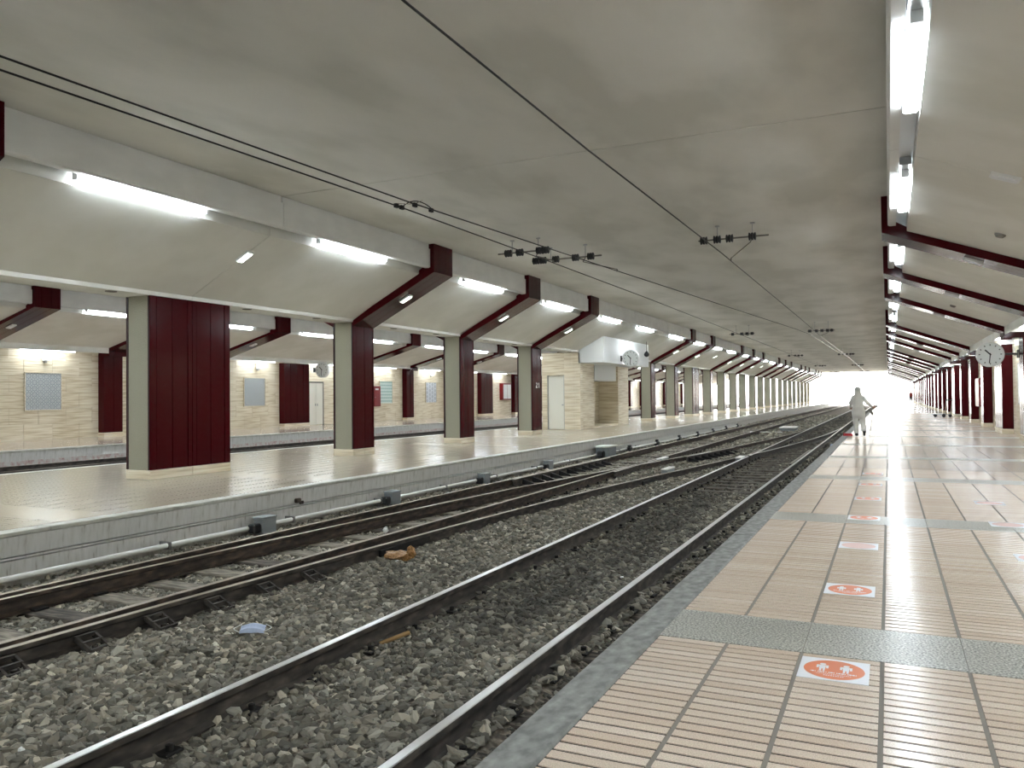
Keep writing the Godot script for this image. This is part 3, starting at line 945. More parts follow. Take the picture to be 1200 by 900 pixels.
func build_ballast() -> void:
	hnoise.noise_type = FastNoiseLite.TYPE_SIMPLEX_SMOOTH
	hnoise.frequency = 0.02
	hnoise.seed = 4
	var t := thing("ballast_gravel", "grey brown crushed stone ballast lying between and around the rails", "gravel", Vector3.ZERO, "", "stuff")
	# surface that the stones lie in
	var b := MB.new()
	var z := 3.0
	while z > -120.0:
		var dz := 0.25 if z > -12.0 else 1.0 if z > -40.0 else 5.0
		var x := -8.32
		while x < -1.4:
			var x2 := minf(x + 0.2, -1.39)
			var p := [Vector3(x, bed_y(x, z) - 0.012, z), Vector3(x2, bed_y(x2, z) - 0.012, z), Vector3(x2, bed_y(x2, z - dz) - 0.012, z - dz), Vector3(x, bed_y(x, z - dz) - 0.012, z - dz)]
			b.fquad(p[0], p[1], p[2], p[3], Vector3.UP)
			x = x2
		z -= dz
	b.box(Vector3(-8.32, -0.8, ZEND - 8.0), Vector3(-1.4, -0.53, -119.9))
	part("bed", b.mesh(), M.dirt, t)
	var var_n := 7
	var bufs: Array = []
	for s in var_n:
		bufs.append(PackedFloat32Array())
	var bands := [[-1.6, -5.0, 820.0, 1.0], [-5.0, -8.5, 760.0, 1.0], [-8.5, -16.0, 480.0, 1.05], [-16.0, -30.0, 210.0, 1.3], [-30.0, -75.0, 60.0, 1.9]]
	for bd: Array in bands:
		var area: float = 6.85 * (bd[0] - bd[1])
		var count := int(area * float(bd[2]))
		for k in count:
			var x := rng.randf_range(-8.28, -1.43)
			var zz := rng.randf_range(bd[1], bd[0])
			# nothing in the rails themselves
			var skip := false
			for xr: float in [XB, XC, XN, XF]:
				if absf(x - xr) < 0.055:
					skip = true
			var dv := div(zz)
			if zz > -46.0 and (absf(x - XF - dv) < 0.055 or absf(x - XN - dv) < 0.055):
				skip = true
			if skip:
				continue
			var sc := rng.randf_range(0.032, 0.078) * float(bd[3])
			if rng.randf() < 0.08:
				sc *= 1.3
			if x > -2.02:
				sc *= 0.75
			# sleepers stay bare between the far rails
			var y := bed_y(x, zz) + sc * rng.randf_range(-0.12, 0.22)
			if x < -5.86 and x > -7.2:
				var ph := fposmod(2.6 - zz + 0.305, 0.61) - 0.305
				if absf(ph) < 0.14 and zz > -40.0:
					continue
			if x < -2.2 and x > -3.55 and zz < -15.5 and zz > -31.0:
				var ph2 := fposmod(2.4 - zz + 0.305, 0.61) - 0.305
				if absf(ph2) < 0.13:
					continue
			var bs := Basis.from_euler(Vector3(rng.randf_range(-0.5, 0.5), rng.randf_range(0, TAU), rng.randf_range(-0.5, 0.5))).scaled(Vector3(sc, sc, sc) * 1.15)
			# tone: light and dark stones, browner near the rails, oily between the near rails
			var v := rng.randf()
			var tone := lerpf(0.13, 0.40, v * v) if v < 0.92 else rng.randf_range(0.40, 0.58)
			var patch := hnoise.get_noise_2d(x * 25.0 + 300.0, zz * 9.0)
			tone *= 1.0 + 0.3 * patch
			if x < -2.2 and x > -3.56:
				var oily := smoothstep(0.7, 0.1, absf(x + 3.05)) * (0.65 + 0.5 * hnoise.get_noise_2d(x * 30.0, zz * 12.0 + 40.0)) * smoothstep(-4.5, -7.0, zz)
				tone *= 1.0 - 0.75 * oily
				tone *= 0.82
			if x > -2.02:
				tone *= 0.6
			var warm := rng.randf_range(0.84, 0.99)
			var cr := tone
			var cg := tone * lerpf(0.94, warm, 0.5)
			var cb := tone * warm * 0.82
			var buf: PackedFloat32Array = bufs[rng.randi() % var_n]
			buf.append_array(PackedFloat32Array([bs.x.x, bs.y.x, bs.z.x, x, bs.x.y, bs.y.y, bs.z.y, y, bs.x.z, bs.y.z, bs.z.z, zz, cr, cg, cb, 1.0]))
	for s in var_n:
		var mm := MultiMesh.new()
		mm.transform_format = MultiMesh.TRANSFORM_3D
		mm.use_colors = true
		mm.mesh = stone_mesh(s)
		mm.instance_count = bufs[s].size() / 16
		mm.buffer = bufs[s]
		var o := MultiMeshInstance3D.new()
		o.name = "stones"
		o.multimesh = mm
		o.material_override = M.stone
		t.add_child(o, true)

# ---------------------------------------------------------------- lamps
func tube_lamp(x: float, ybot: float, z: float, ln: float, label: String, group: String, width := 0.14, energy := 3.0, skin := "tube_glow") -> void:
	var t := thing("tube_light", label, "light", Vector3(x, ybot, z), group)
	part("diffuser", boxm(Vector3(-width / 2, 0.0, -ln / 2), Vector3(width / 2, 0.13, ln / 2), 0.02), M[skin], t)
	part("reflector_tray", boxm(Vector3(-width / 2, 0.13, -ln / 2 - 0.3), Vector3(width / 2, 0.235, ln / 2 + 0.3), 0.006), M.reflector, t)
	for s: float in [-1.0, 1.0]:
		part("end_cap", boxm(Vector3(-0.05, 0.03, s * (ln / 2 + 0.03) - 0.025), Vector3(0.05, 0.13, s * (ln / 2 + 0.03) + 0.025), 0.005), M.trough, t)
	var l := AreaLight3D.new()
	l.name = "tube_light_source"
	l.area_size = Vector2(width - 0.02, ln - 0.05)
	l.area_normalize_energy = true
	l.light_energy = energy
	l.light_color = Color(0.92, 0.965, 1.0)
	l.area_range = 60.0
	l.shadow_enabled = true
	l.rotation.x = -PI / 2
	t.add_child(l)
	l.position = Vector3(0, -0.006, 0)

func build_lamps() -> void:
	for j in range(-4, 25):
		var z := (zc(j) + zc(j + 1)) * 0.5
		if j == -4:
			z = 9.6
		if is_twin(j):
			z += 0.35
		if is_twin(j + 1):
			z -= 0.0
		if z < ZEND + 1.5:
			continue
		for row in 6:
			if j > 19 and row > 2:
				continue
			var where: String = ["in the near platform canopy trough", "at the top of the near platform wall", "in the island canopy trough facing the viewer", "in the island canopy trough on its hidden side", "in the far platform canopy trough", "at the top of the far travertine wall"][row]
			var label: String
			var group: String = "tube lights " + where
			if j < -1:
				label = "tube light %s, %s behind the viewer" % [where, nth(-2 - j)]
				group += " behind the viewer"
			elif j <= 24:
				label = "%s lit tube light from the viewer %s" % [nth(j + 1), where]
			else:
				label = "distant lit tube light %s, near the exit" % where
				group += " near the exit"
			var e := 3.0
			match row:
				0: tube_lamp(0.03 + 0.215, 4.215, z, 2.1, label, group, 0.14, 1.55, "tube_glow_soft")
				1: tube_lamp(0.03 + 3.17, 3.07, z, 2.0, label, group, 0.14, 1.9, "tube_glow_wall")
				2: tube_lamp(-9.32 - 0.215, 4.215, z, 2.1, label, group)
				3: tube_lamp(-14.19 + 0.215, 4.215, z, 2.1, label, group)
				4: tube_lamp(-23.2 - 0.215, 4.215, z, 2.1, label, group)
				5: tube_lamp(-23.2 - 3.68, 3.14, z, 2.0, label, group, 0.14, 1.0, "tube_glow_dim")
	# small emergency lamps under the beams
	for i in range(-1, 13):
		for row in 3:
			var tw := is_twin(i)
			if row != 0 and tw and not (row == 1 and i == 0):
				continue
			var fx: float = [-9.32, 0.03, -23.2][row]
			var d: float = [-1.0, 1.0, -1.0][row]
			var u: float = [0.89, 1.33, 1.55][row]
			var lu: float = [2.17, 2.9, 3.38][row]
			var ylow: float = [3.07, 3.06, 3.22][row]
			var slope := (4.20 - ylow) / (lu + 0.1)
			var y := 4.20 - slope * (u + 0.1)
			if tw:
				y = 4.19 - 0.94 / 1.84 * (u - 0.3)
				slope = 0.94 / 1.84
				if row == 1:
					u = 1.22
					slope = 0.99 / 2.62
					y = 4.19 - slope * (u - 0.3)
			if i == 5 or (i == 4 and row == 0):
				continue
			var lit := row == 0
			var nm := ["island canopy", "near platform canopy", "far platform canopy"]
			var lb := "%s small square %s lamp from the viewer under the %s" % [nth(i + 1), "lit" if lit else "unlit", nm[row]]
			var t := thing("emergency_light", lb, "light", Vector3(fx + d * u, y - 0.005, zc(i) + (0.0 if tw else 0.06)), "small lamps under the %s beams" % nm[row])
			t.rotation.z = -d * atan(slope)
			part("housing", boxm(Vector3(-0.16, -0.035, -0.075), Vector3(0.16, 0.01, 0.075), 0.006), M.white_paint, t)
			part("lens", boxm(Vector3(-0.135, -0.045, -0.06), Vector3(0.135, -0.034, 0.06), 0.003), M.spot_glow if lit else M.trough, t)
	# recessed downlights, unlit, in the island soffit and round sensors on the near canopy
	var k := 0
	for i in range(-1, 6):
		for s: float in [1.55, 3.7]:
			var t := thing("recessed_downlight", "%s dark unlit downlight from the viewer in the island soffit" % nth(k), "light", Vector3(-11.62, 3.18, zc(i) - s), "unlit downlights in the island soffit")
			var m := MB.new()
			m.lathe(PackedVector2Array([Vector2(0.06, 0.0), Vector2(0.075, -0.012), Vector2(0.09, -0.012), Vector2(0.095, 0.0)]), Vector3.ZERO, Vector3.UP, 18)
			part("ring", m.mesh(), M.bar_grey, t)
			var c := MB.new()
			c.lathe(PackedVector2Array([Vector2(0.065, 0.0), Vector2(0.0, -0.004)]), Vector3.ZERO, Vector3.UP, 18)
			part("lens", c.mesh(), M.dark_plastic, t)
			k += 1
	for a: Array in [[1.55, -13.9, "nearest of the two"], [1.6, -24.4, "farther of the two"]]:
		var yy := 4.19 - (float(a[0]) - 0.33) * (0.99 / 2.62)
		var t := thing("smoke_detector", "%s small round detectors on the near platform canopy" % a[2], "detector", Vector3(a[0], yy, a[1]))
		t.rotation.z = -atan(0.99 / 2.62)
		var m := MB.new()
		m.lathe(PackedVector2Array([Vector2(0.0, -0.05), Vector2(0.05, -0.048), Vector2(0.075, -0.02), Vector2(0.08, 0.0)]), Vector3.ZERO, Vector3.UP, 18)
		part("cover", m.mesh(), M.bar_grey, t)

# ---------------------------------------------------------------- things on the walls
func pattern_image(kind: int) -> ImageTexture:
	var s := 160
	var im := Image.create(s, s, false, Image.FORMAT_RGB8)
	for py in s:
		for px in s:
			var u := float(px) / s
			var v := float(py) / s
			var c := rgb8(200, 203, 202)
			if kind == 0 or kind == 1:
				var n := 6.0 if kind == 0 else 4.0
				var m := 6.0 if kind == 0 else 3.0
				var a := fposmod(u * m, 1.0) - 0.5
				var b := fposmod(v * n, 1.0) - 0.5
				var r := sqrt(a * a + b * b)
				var th := atan2(b, a)
				var star := 0.34 + 0.07 * cos(th * 8.0)
				if absf(r - star) < 0.055:
					c = rgb8(118, 126, 132)
				elif r < 0.16 and r > 0.09:
					c = rgb8(132, 140, 146)
				elif absf(a) + absf(b) > 0.86:
					c = rgb8(136, 144, 149)
				elif r > star:
					c = rgb8(180, 185, 186)
			elif kind == 2:
				var w := sin(v * TAU * 7.0)
				c = rgb8(170, 198, 190) if w > 0.0 else rgb8(206, 220, 214)
				if absf(fposmod(u * 8.0 + v * 3.5, 1.0) - 0.5) < 0.1 and w > 0.0:
					c = rgb8(136, 168, 162)
			else:
				var a2 := fposmod(u * 4.0, 1.0) - 0.5
				var b2 := fposmod(v * 5.0 + (0.5 if int(u * 4.0) % 2 else 0.0), 1.0) - 0.5
				var l := absf(a2) * 1.2 + absf(b2)
				c = rgb8(206, 210, 216) if l > 0.45 else rgb8(132, 140, 152) if l > 0.34 else rgb8(184, 188, 194)
			im.set_pixel(px, py, c)
	return ImageTexture.create_from_image(im)

func build_walls_furniture() -> void:
	# tile pictures on the far wall
	var arts := [[-17.87, -19.2, 0, "square blue grey tile picture of small stars, nearest on far wall"], [-28.3, -29.65, 1, "tile picture of twelve star rosettes before the wide far pilaster"], [-39.25, -40.55, 2, "pale green banded tile picture beside the red cabinet"], [-44.45, -45.75, 3, "lilac grey lozenge tile picture on the far wall beyond the pilaster"]]
	for a: Array in arts:
		var zm: float = (float(a[0]) + float(a[1])) * 0.5
		var hw: float = (float(a[0]) - float(a[1])) * 0.5
		var t := thing("tile_picture", a[3], "picture", Vector3(-27.19, 1.72, zm), "tile pictures on the far wall")
		var pm := StandardMaterial3D.new()
		pm.resource_name = "picture_print"
		pm.albedo_texture = pattern_image(a[2])
		pm.roughness = 0.3
		var b := MB.new()
		b.quad(Vector3(0.035, -0.65, hw), Vector3(0.035, -0.65, -hw), Vector3(0.035, 0.65, -hw), Vector3(0.035, 0.65, hw), Vector3(1, 0, 0))
		part("picture_panel", b.mesh(), pm, t)
		part("picture_back", boxm(Vector3(0.0, -0.65, -hw), Vector3(0.034, 0.65, hw)), M.grey_box, t)
		for f: Array in [[-0.68, -0.65, -hw - 0.03, hw + 0.03], [0.65, 0.68, -hw - 0.03, hw + 0.03], [-0.65, 0.65, hw, hw + 0.03], [-0.65, 0.65, -hw - 0.03, -hw]]:
			part("picture_frame", boxm(Vector3(0.0, f[0], f[2]), Vector3(0.055, f[1], f[3]), 0.004), M.travertine_light, t)
	for a: Array in [[-18.6, "small white wall lamp above the nearest tile picture"], [-29.2, "small white wall lamp above the rosette tile picture"], [-45.1, "small white wall lamp above the lozenge tile picture"]]:
		var t := thing("wall_lamp", a[1], "lamp", Vector3(-27.19, 2.96, a[0]), "small lamps above the tile pictures")
		part("lamp_body", boxm(Vector3(0.0, -0.15, -0.11), Vector3(0.22, 0.15, 0.11), 0.01), M.white_paint, t)
		part("lamp_mount", boxm(Vector3(0.0, -0.22, -0.05), Vector3(0.06, 0.2, 0.05)), M.metal_grey, t)
	var d := thing("door_1", "pale double door beside the wide maroon pilaster on the far wall", "door", Vector3(-27.19, 0, -33.46), "", "structure")
	for s: float in [-1.0, 1.0]:
		var lf := part("door_leaf", boxm(Vector3(0.0, 0.02, minf(0.005 * s, 0.55 * s)), Vector3(0.035, 2.2, maxf(0.005 * s, 0.55 * s)), 0.004), M.door_paint, d)
		part("door_handle", boxm(Vector3(0.035, 1.0, s * 0.08 - 0.02), Vector3(0.07, 1.12, s * 0.08 + 0.02), 0.005), M.metal_grey, lf)
	part("door_frame", boxm(Vector3(0.0, 2.2, -0.6), Vector3(0.06, 2.28, 0.6)), M.bar_grey, d)
	for s: float in [-1.0, 1.0]:
		part("door_frame", boxm(Vector3(0.0, 0.0, s * 0.575 - 0.025), Vector3(0.06, 2.2, s * 0.575 + 0.025)), M.bar_grey, d)
	make_clock(Vector3(-26.35, 2.86, -33.0), 0.40, Vector3(-26.9, 2.86, -33.0), "round white clock beside the pale door of the far wall")
	make_clock(Vector3(2.68, 2.47, -26.9), 0.36, Vector3(3.38, 2.47, -26.9), "round white clock hanging over the near platform")
	# red cabinets
	var rc := thing("fire_cabinet", "red fire cabinet on the far wall beside the green banded picture", "cabinet", Vector3(-27.19, 0.9, -38.7))
	part("cabinet_body", boxm(Vector3(0, 0, -0.33), Vector3(0.25, 1.18, 0.33), 0.01), M.red_cabinet, rc)
	part("cabinet_label", boxm(Vector3(0.25, 0.95, -0.12), Vector3(0.254, 1.05, 0.2)), M.white_paint, rc)
	var rd := part("cabinet_door", boxm(Vector3(0.25, 0.04, -0.3), Vector3(0.262, 0.9, 0.3), 0.004), M.red_cabinet, rc)
	part("door_knob", boxm(Vector3(0.262, 0.5, 0.22), Vector3(0.28, 0.56, 0.26), 0.004), M.metal_grey, rd)
	var r2 := thing("fire_cabinet", "red fire cabinet on the near platform wall below the clock", "cabinet", Vector3(3.695, 0.78, -39.2))
	part("cabinet_body", boxm(Vector3(-0.28, 0, -0.8), Vector3(0.0, 1.2, 0.8), 0.012), M.red_cabinet, r2)
	part("cabinet_door", boxm(Vector3(-0.292, 0.05, -0.74), Vector3(-0.28, 1.15, 0.74), 0.004), M.red_cabinet, r2)
	part("cabinet_label", boxm(Vector3(-0.25, 0.82, 0.8), Vector3(-0.1, 0.9, 0.803)), M.white_paint, r2)
	# notice case far away on the far wall
	var nc := thing("notice_case", "notice case with a maroon side and white sheets, deep on the far wall", "notice case", Vector3(-27.19, 1.15, -56.1))
	part("case_body", boxm(Vector3(0, 0, -0.75), Vector3(0.3, 1.3, 0.75), 0.01), M.red_cabinet, nc)
	for k in 2:
		part("notice_sheet", boxm(Vector3(0.3, 0.1, -0.66 + 0.68 * k), Vector3(0.305, 1.2, -0.02 + 0.68 * k)), M.white_paint, nc)
	# posters on the near wall
	var poster_at := [[-28.8, "framed pale poster on the near wall before the first visible pilaster"], [-34.3, "framed pale poster on the near wall behind the clock"], [-44.8, "framed pale poster on the near wall past the red cabinet"], [-50.1, "framed pale poster on the near wall before the next wide pilaster"]]
	for a: Array in poster_at:
		var t := thing("wall_poster", a[1], "poster", Vector3(3.7, 0.98, a[0]), "framed posters on the near wall")
		part("poster_frame", boxm(Vector3(-0.04, 0, -0.55), Vector3(0.0, 1.3, 0.55), 0.006), M.metal_grey, t)
		part("poster_sheet", boxm(Vector3(-0.045, 0.05, -0.5), Vector3(-0.04, 1.25, 0.5)), M.clock_face, t)
	var sp := thing("wall_loudspeaker", "grey green box loudspeaker high on the near platform wall", "loudspeaker", Vector3(3.7, 2.5, -29.0))
	part("speaker_box", boxm(Vector3(-0.16, 0, -0.14), Vector3(0, 0.3, 0.14), 0.01), M.aggregate, sp)
	part("speaker_grille", boxm(Vector3(-0.165, 0.03, -0.11), Vector3(-0.16, 0.27, 0.11)), M.bar_grey, sp)

# ---------------------------------------------------------------- overhead wires
func insulator(b: MB, at: Vector3, axis: Vector3, s := 1.0) -> void:
	var pf := PackedVector2Array()
	for q: Vector2 in [Vector2(0.0, -0.085), Vector2(0.035, -0.085), Vector2(0.07, -0.075), Vector2(0.06, -0.045), Vector2(0.03, -0.03), Vector2(0.065, -0.02), Vector2(0.065, 0.02), Vector2(0.03, 0.03), Vector2(0.06, 0.045), Vector2(0.07, 0.075), Vector2(0.035, 0.085), Vector2(0.0, 0.085)]:
		pf.append(Vector2(q.x * 1.2, q.y * 0.85) * s)
	b.lathe(pf, at, axis, 12)

func wire_support(x: float, z: float, half: float, marks: Array, label: String, drop: float, wire_x: float, wire_y: float) -> void:
	var y := CEIL - drop
	var t := thing("wire_support", label, "insulator", Vector3(x, 0, z), "insulated wire supports under the ceiling")
	var bm := MB.new()
	bm.tube(PackedVector3Array([Vector3(-half, y, 0), Vector3(half, y, 0)]), 0.017, 8)
	part("support_bar", bm.mesh(), M.bar_grey, t)
	for m: float in marks:
		var im := MB.new()
		insulator(im, Vector3(m, y, 0), Vector3.RIGHT, 1.0)
		part("insulator", im.mesh(), M.dark_plastic, t)
	for m: float in [-half * 0.45, half * 0.55]:
		var hm := MB.new()
		hm.tube(PackedVector3Array([Vector3(m, y + 0.02, 0), Vector3(m, CEIL, 0)]), 0.009, 6)
		hm.lathe(PackedVector2Array([Vector2(0.05, 0.0), Vector2(0.05, -0.02), Vector2(0.0, -0.025)]), Vector3(m, CEIL, 0), Vector3.UP, 10)
		part("hanger", hm.mesh(), M.metal_grey, t)
	var am := MB.new()
	am.tube(PackedVector3Array([Vector3(half * 0.55, y - 0.02, 0), Vector3(half * 0.5, y - 0.12, 0.05), Vector3(wire_x - x, wire_y + 0.05, 0.08)]), 0.011, 6)
	am.tube(PackedVector3Array([Vector3(wire_x - x, wire_y + 0.05, 0.08), Vector3(wire_x - x, wire_y, 0.08)]), 0.016, 6)
	part("steady_arm", am.mesh(), M.bar_grey, t)

func build_wires() -> void:
	var wires := [
		["contact_wire", "overhead wire above the near track crossing the ceiling diagonally", [[-2.85, 3.98, 8.0], [-2.85, 3.98, -8.0], [-2.85, 4.08, -15.5], [-2.85, 4.11, -31.0], [-2.9, 4.14, -40.5]], M.wire],
		["contact_wire", "upper of the paired overhead wires, drifting towards the near track", [[-6.85, 4.15, 4.0], [-6.44, 4.15, -4.0], [-6.13, 4.15, -9.6], [-5.53, 4.15, -16.0], [-3.55, 4.16, -36.0], [-3.3, 4.2, -40.5]], M.wire],
		["contact_wire", "lower of the paired overhead wires, above the island side track", [[-6.5, 3.95, 6.0], [-6.5, 4.063, -4.0], [-6.5, 4.193, -10.0], [-6.5, 4.246, -15.5], [-6.5, 4.291, -23.5], [-6.5, 4.31, -41.0], [-6.5, 4.35, -66.0], [-6.5, 4.35, -138.0]], M.wire],
		["contact_wire", "pale overhead wire running on from the second wire support to the exit", [[-2.9, 4.14, -40.5], [-2.7, 4.16, -66.0], [-2.6, 4.2, -138.0]], M.wire_pale],
		["contact_wire", "short pale spare wire beside the one running to the exit", [[-3.3, 4.2, -40.5], [-3.1, 4.2, -55.0], [-2.74, 4.17, -64.0]], M.wire_pale]]
	for w: Array in wires:
		var pts := PackedVector3Array()
		for p: Array in w[2]:
			pts.append(Vector3(p[0], p[1], p[2]))
		var b := MB.new()
		b.tube(pts, 0.016 if w[3] == M.wire_pale else 0.010, 6)
		var o := part(w[0], b.mesh(), w[3], self)
		tag(o, w[1], "wire", "overhead contact wires")
	wire_support(-2.82, -16.6, 0.7, [-0.59, -0.32, -0.07, 0.38], "wire support with four black insulators above the near track, nearest one", 0.28, -2.85, 4.09)
	wire_support(-7.23, -16.0, 0.63, [-0.38, -0.1, 0.38, 0.52], "nearer bar of the big insulator cluster beside the island canopy", 0.28, -6.5, 4.25)
	wire_support(-6.7, -17.2, 0.86, [-0.76, -0.58, -0.26, 0.23, 0.6], "farther longer bar of the big insulator cluster with five insulators", 0.28, -5.45, 4.15)
	var names := ["second", "third", "fourth", "fifth"]
	for k in 4:
		var z := -41.0 - 25.2 * k
		wire_support(-2.9, z, 0.62, [-0.5, -0.2, 0.05, 0.3, 0.48], "%s wire support from the viewer above the near track" % names[k], 0.42, -2.85, 4.16)
		wire_support(-6.6, z, 0.62, [-0.45, 0.0, 0.25, 0.5], "%s wire support from the viewer above the island side track" % names[k], 0.42, -6.5, 4.33)
	# loop clamp joining the paired wires
	var c := thing("wire_clamp", "small looped clamp joining the paired overhead wires", "clamp", Vector3(-6.3, 4.17, -10.1))
	var cm := MB.new()
	var lp := PackedVector3Array()
	for k in 13:
		var a := PI * k / 12.0
		lp.append(Vector3(-0.19 + 0.36 * k / 12.0, 0.02 + 0.10 * sin(a), 0.12 * cos(a)))
	cm.tube(lp, 0.008, 6)
	part("loop", cm.mesh(), M.wire, c)
	for p: Vector3 in [Vector3(-0.19, 0.02, 0.12), Vector3(0.17, -0.01, -0.12), Vector3(0.15, -0.02, 0.3), Vector3(-0.2, 0.02, 0.25)]:
		part("clamp_block", boxm(p - Vector3(0.025, 0.03, 0.04), p + Vector3(0.025, 0.03, 0.04), 0.006), M.wire, c)
	var fm := MB.new()
	fm.tube(PackedVector3Array([Vector3(-0.2, 0.05, 0.27), Vector3(0.0, 0.03, 0.22), Vector3(0.15, 0.0, 0.3), Vector3(0.24, 0.05, 0.24)]), 0.006, 5)
	part("link", fm.mesh(), M.wire_pale, c)

# ---------------------------------------------------------------- pipe, boxes and litter along the tracks
func build_trackside() -> void:
	var pw := thing("cable_pipe", "white conduit pipe with grey brackets along the island platform foot", "pipe", Vector3.ZERO)
	var pm := MB.new()
	pm.tube(PackedVector3Array([Vector3(-8.17, -0.45, 4.0), Vector3(-8.17, -0.45, -30.0)]), 0.032, 10)
	part("pipe", pm.mesh(), M.pvc_white, pw)
	var zp := 2.0
	while zp > -29.0:
		part("pipe_strap", boxm(Vector3(-8.30, -0.50, zp - 0.02), Vector3(-8.125, -0.405, zp + 0.02), 0.004), M.metal_grey, pw)
		zp -= 2.3
	var bx := [[-8.85, 0.16], [-12.1, 0.15], [-15.7, 0.15], [-19.4, 0.15]]
	for k in bx.size():
		var z: float = bx[k][0]
		var t := thing("junction_box", "%s grey junction box from the viewer on the conduit pipe" % nth(k), "box", Vector3(-8.12, -0.56, z), "grey boxes on the conduit pipe")
		part("box_body", boxm(Vector3(-0.09, 0.0, -0.15), Vector3(0.09, 0.23, 0.13), 0.01), M.grey_box, t)
		part("box_lid", boxm(Vector3(-0.1, 0.23, -0.16), Vector3(0.1, 0.25, 0.14), 0.006), M.grey_box, t)
		part("cable_gland", boxm(Vector3(-0.06, 0.04, 0.13), Vector3(0.07, 0.17, 0.28), 0.02), M.dark_plastic, t)
	var w := thing("point_machine_box", "pale box with a flat lid on the conduit beside the check rail", "box", Vector3(-7.9, -0.56, -23.8))
	part("box_body", boxm(Vector3(-0.3, 0.02, -0.4), Vector3(0.1, 0.34, 0.4), 0.012), M.grey_box, w)
	part("box_lid", boxm(Vector3(-0.33, 0.34, -0.45), Vector3(0.13, 0.39, 0.45), 0.01), M.pvc_white, w)
	part("cable_gland", boxm(Vector3(-0.2, 0.05, 0.4), Vector3(0.0, 0.25, 0.62), 0.03), M.dark_plastic, w)
	for k in 7:
		var zz := -26.6 - 3.6 * k
		var t := thing("cable_clamp", "%s dark clamp along the cable past the pale lidded box" % nth(k), "clamp", Vector3(-8.1, -0.56, zz), "clamps along the far conduit")
		part("clamp_foot", boxm(Vector3(-0.08, 0.0, -0.12), Vector3(0.08, 0.16, 0.12), 0.02), M.dark_plastic, t)
		part("clamp_cap", boxm(Vector3(-0.05, 0.16, -0.08), Vector3(0.05, 0.24, 0.08), 0.015), M.dark_plastic, t)
		if k < 6:
			var cm := MB.new()
			cm.tube(PackedVector3Array([Vector3(-0.02, 0.12, -0.1), Vector3(-0.02, 0.10, -1.8), Vector3(-0.02, 0.12, -3.5)]), 0.035, 8)
			part("conduit", cm.mesh(), M.pvc_white, t)
	for a: Array in [[-5.66, -21.6, "white capped grey box on the rail by the far crossing"], [-4.75, -18.6, "white capped grey box on the outer turnout rail"], [-3.75, -22.6, "white capped grey box on the near rail crossing"]]:
		var t := thing("rail_joint_box", a[2], "box", Vector3(a[0], RAIL - 0.1, a[1]))
		part("box_body", boxm(Vector3(-0.05, -0.06, -0.35), Vector3(0.09, 0.10, 0.35), 0.01), M.grey_box, t)
		part("box_lid", boxm(Vector3(-0.06, 0.10, -0.37), Vector3(0.10, 0.13, 0.37), 0.008), M.pvc_white, t)
	var lb := thing("track_box", "low white concrete box lying between the tracks far along", "box", Vector3(-4.65, -0.56, -43.0))
	part("box_body", boxm(Vector3(-0.35, 0, -0.8), Vector3(0.35, 0.22, 0.8), 0.02), M.grey_box, lb)
	part("box_lid", boxm(Vector3(-0.38, 0.22, -0.85), Vector3(0.38, 0.28, 0.85), 0.015), M.pvc_white, lb)
	var lw := thing("track_board", "thin white board lying across the ballast beside the low box", "board", Vector3(-5.5, -0.5, -41.0))
	part("board", boxm(Vector3(-0.75, 0, -0.12), Vector3(0.75, 0.04, 0.12), 0.006), M.pvc_white, lw)
	# pipework stub on the island face
	var rb := thing("rust_bracket", "rusty broken bracket stuck on the island platform face", "bracket", Vector3(-8.3, -0.19, -9.75))
	part("stub", boxm(Vector3(-0.01, -0.05, -0.06), Vector3(0.05, 0.02, 0.05), 0.012), M.rail_brown, rb)
	part("spike", boxm(Vector3(0.0, -0.08, -0.14), Vector3(0.03, -0.03, -0.05), 0.008), M.rail_brown, rb)
	litter()

func crumple(r: Vector3, seed_: int, rings := 7, seg := 12) -> ArrayMesh:
	var n := FastNoiseLite.new()
	n.seed = seed_
	n.frequency = 1.6
	var b := MB.new()
	var pt := func(i: int, j: int) -> Vector3:
		var th := PI * i / rings
		var ph := TAU * (j % seg) / seg
		var d := Vector3(sin(th) * cos(ph), cos(th), sin(th) * sin(ph))
		return d * r * (1.0 + 0.55 * n.get_noise_3dv(d * 1.3))
	for i in rings:
		for j in seg:
			var a: Vector3 = pt.call(i, j)
			var c: Vector3 = pt.call(i, j + 1)
			var d: Vector3 = pt.call(i + 1, j + 1)
			var e: Vector3 = pt.call(i + 1, j)
			for q: Array in [[a, c, d], [a, d, e]]:
				var nn: Vector3 = (q[1] - q[0]).cross(q[2] - q[0])
				if nn.length() < 1e-9:
					continue
				nn = nn.normalized()
				if nn.dot(q[0] + q[1] + q[2]) < 0.0:
					nn = -nn
				b.tri(q[0], q[1], q[2], nn, nn, nn)
	return b.mesh()

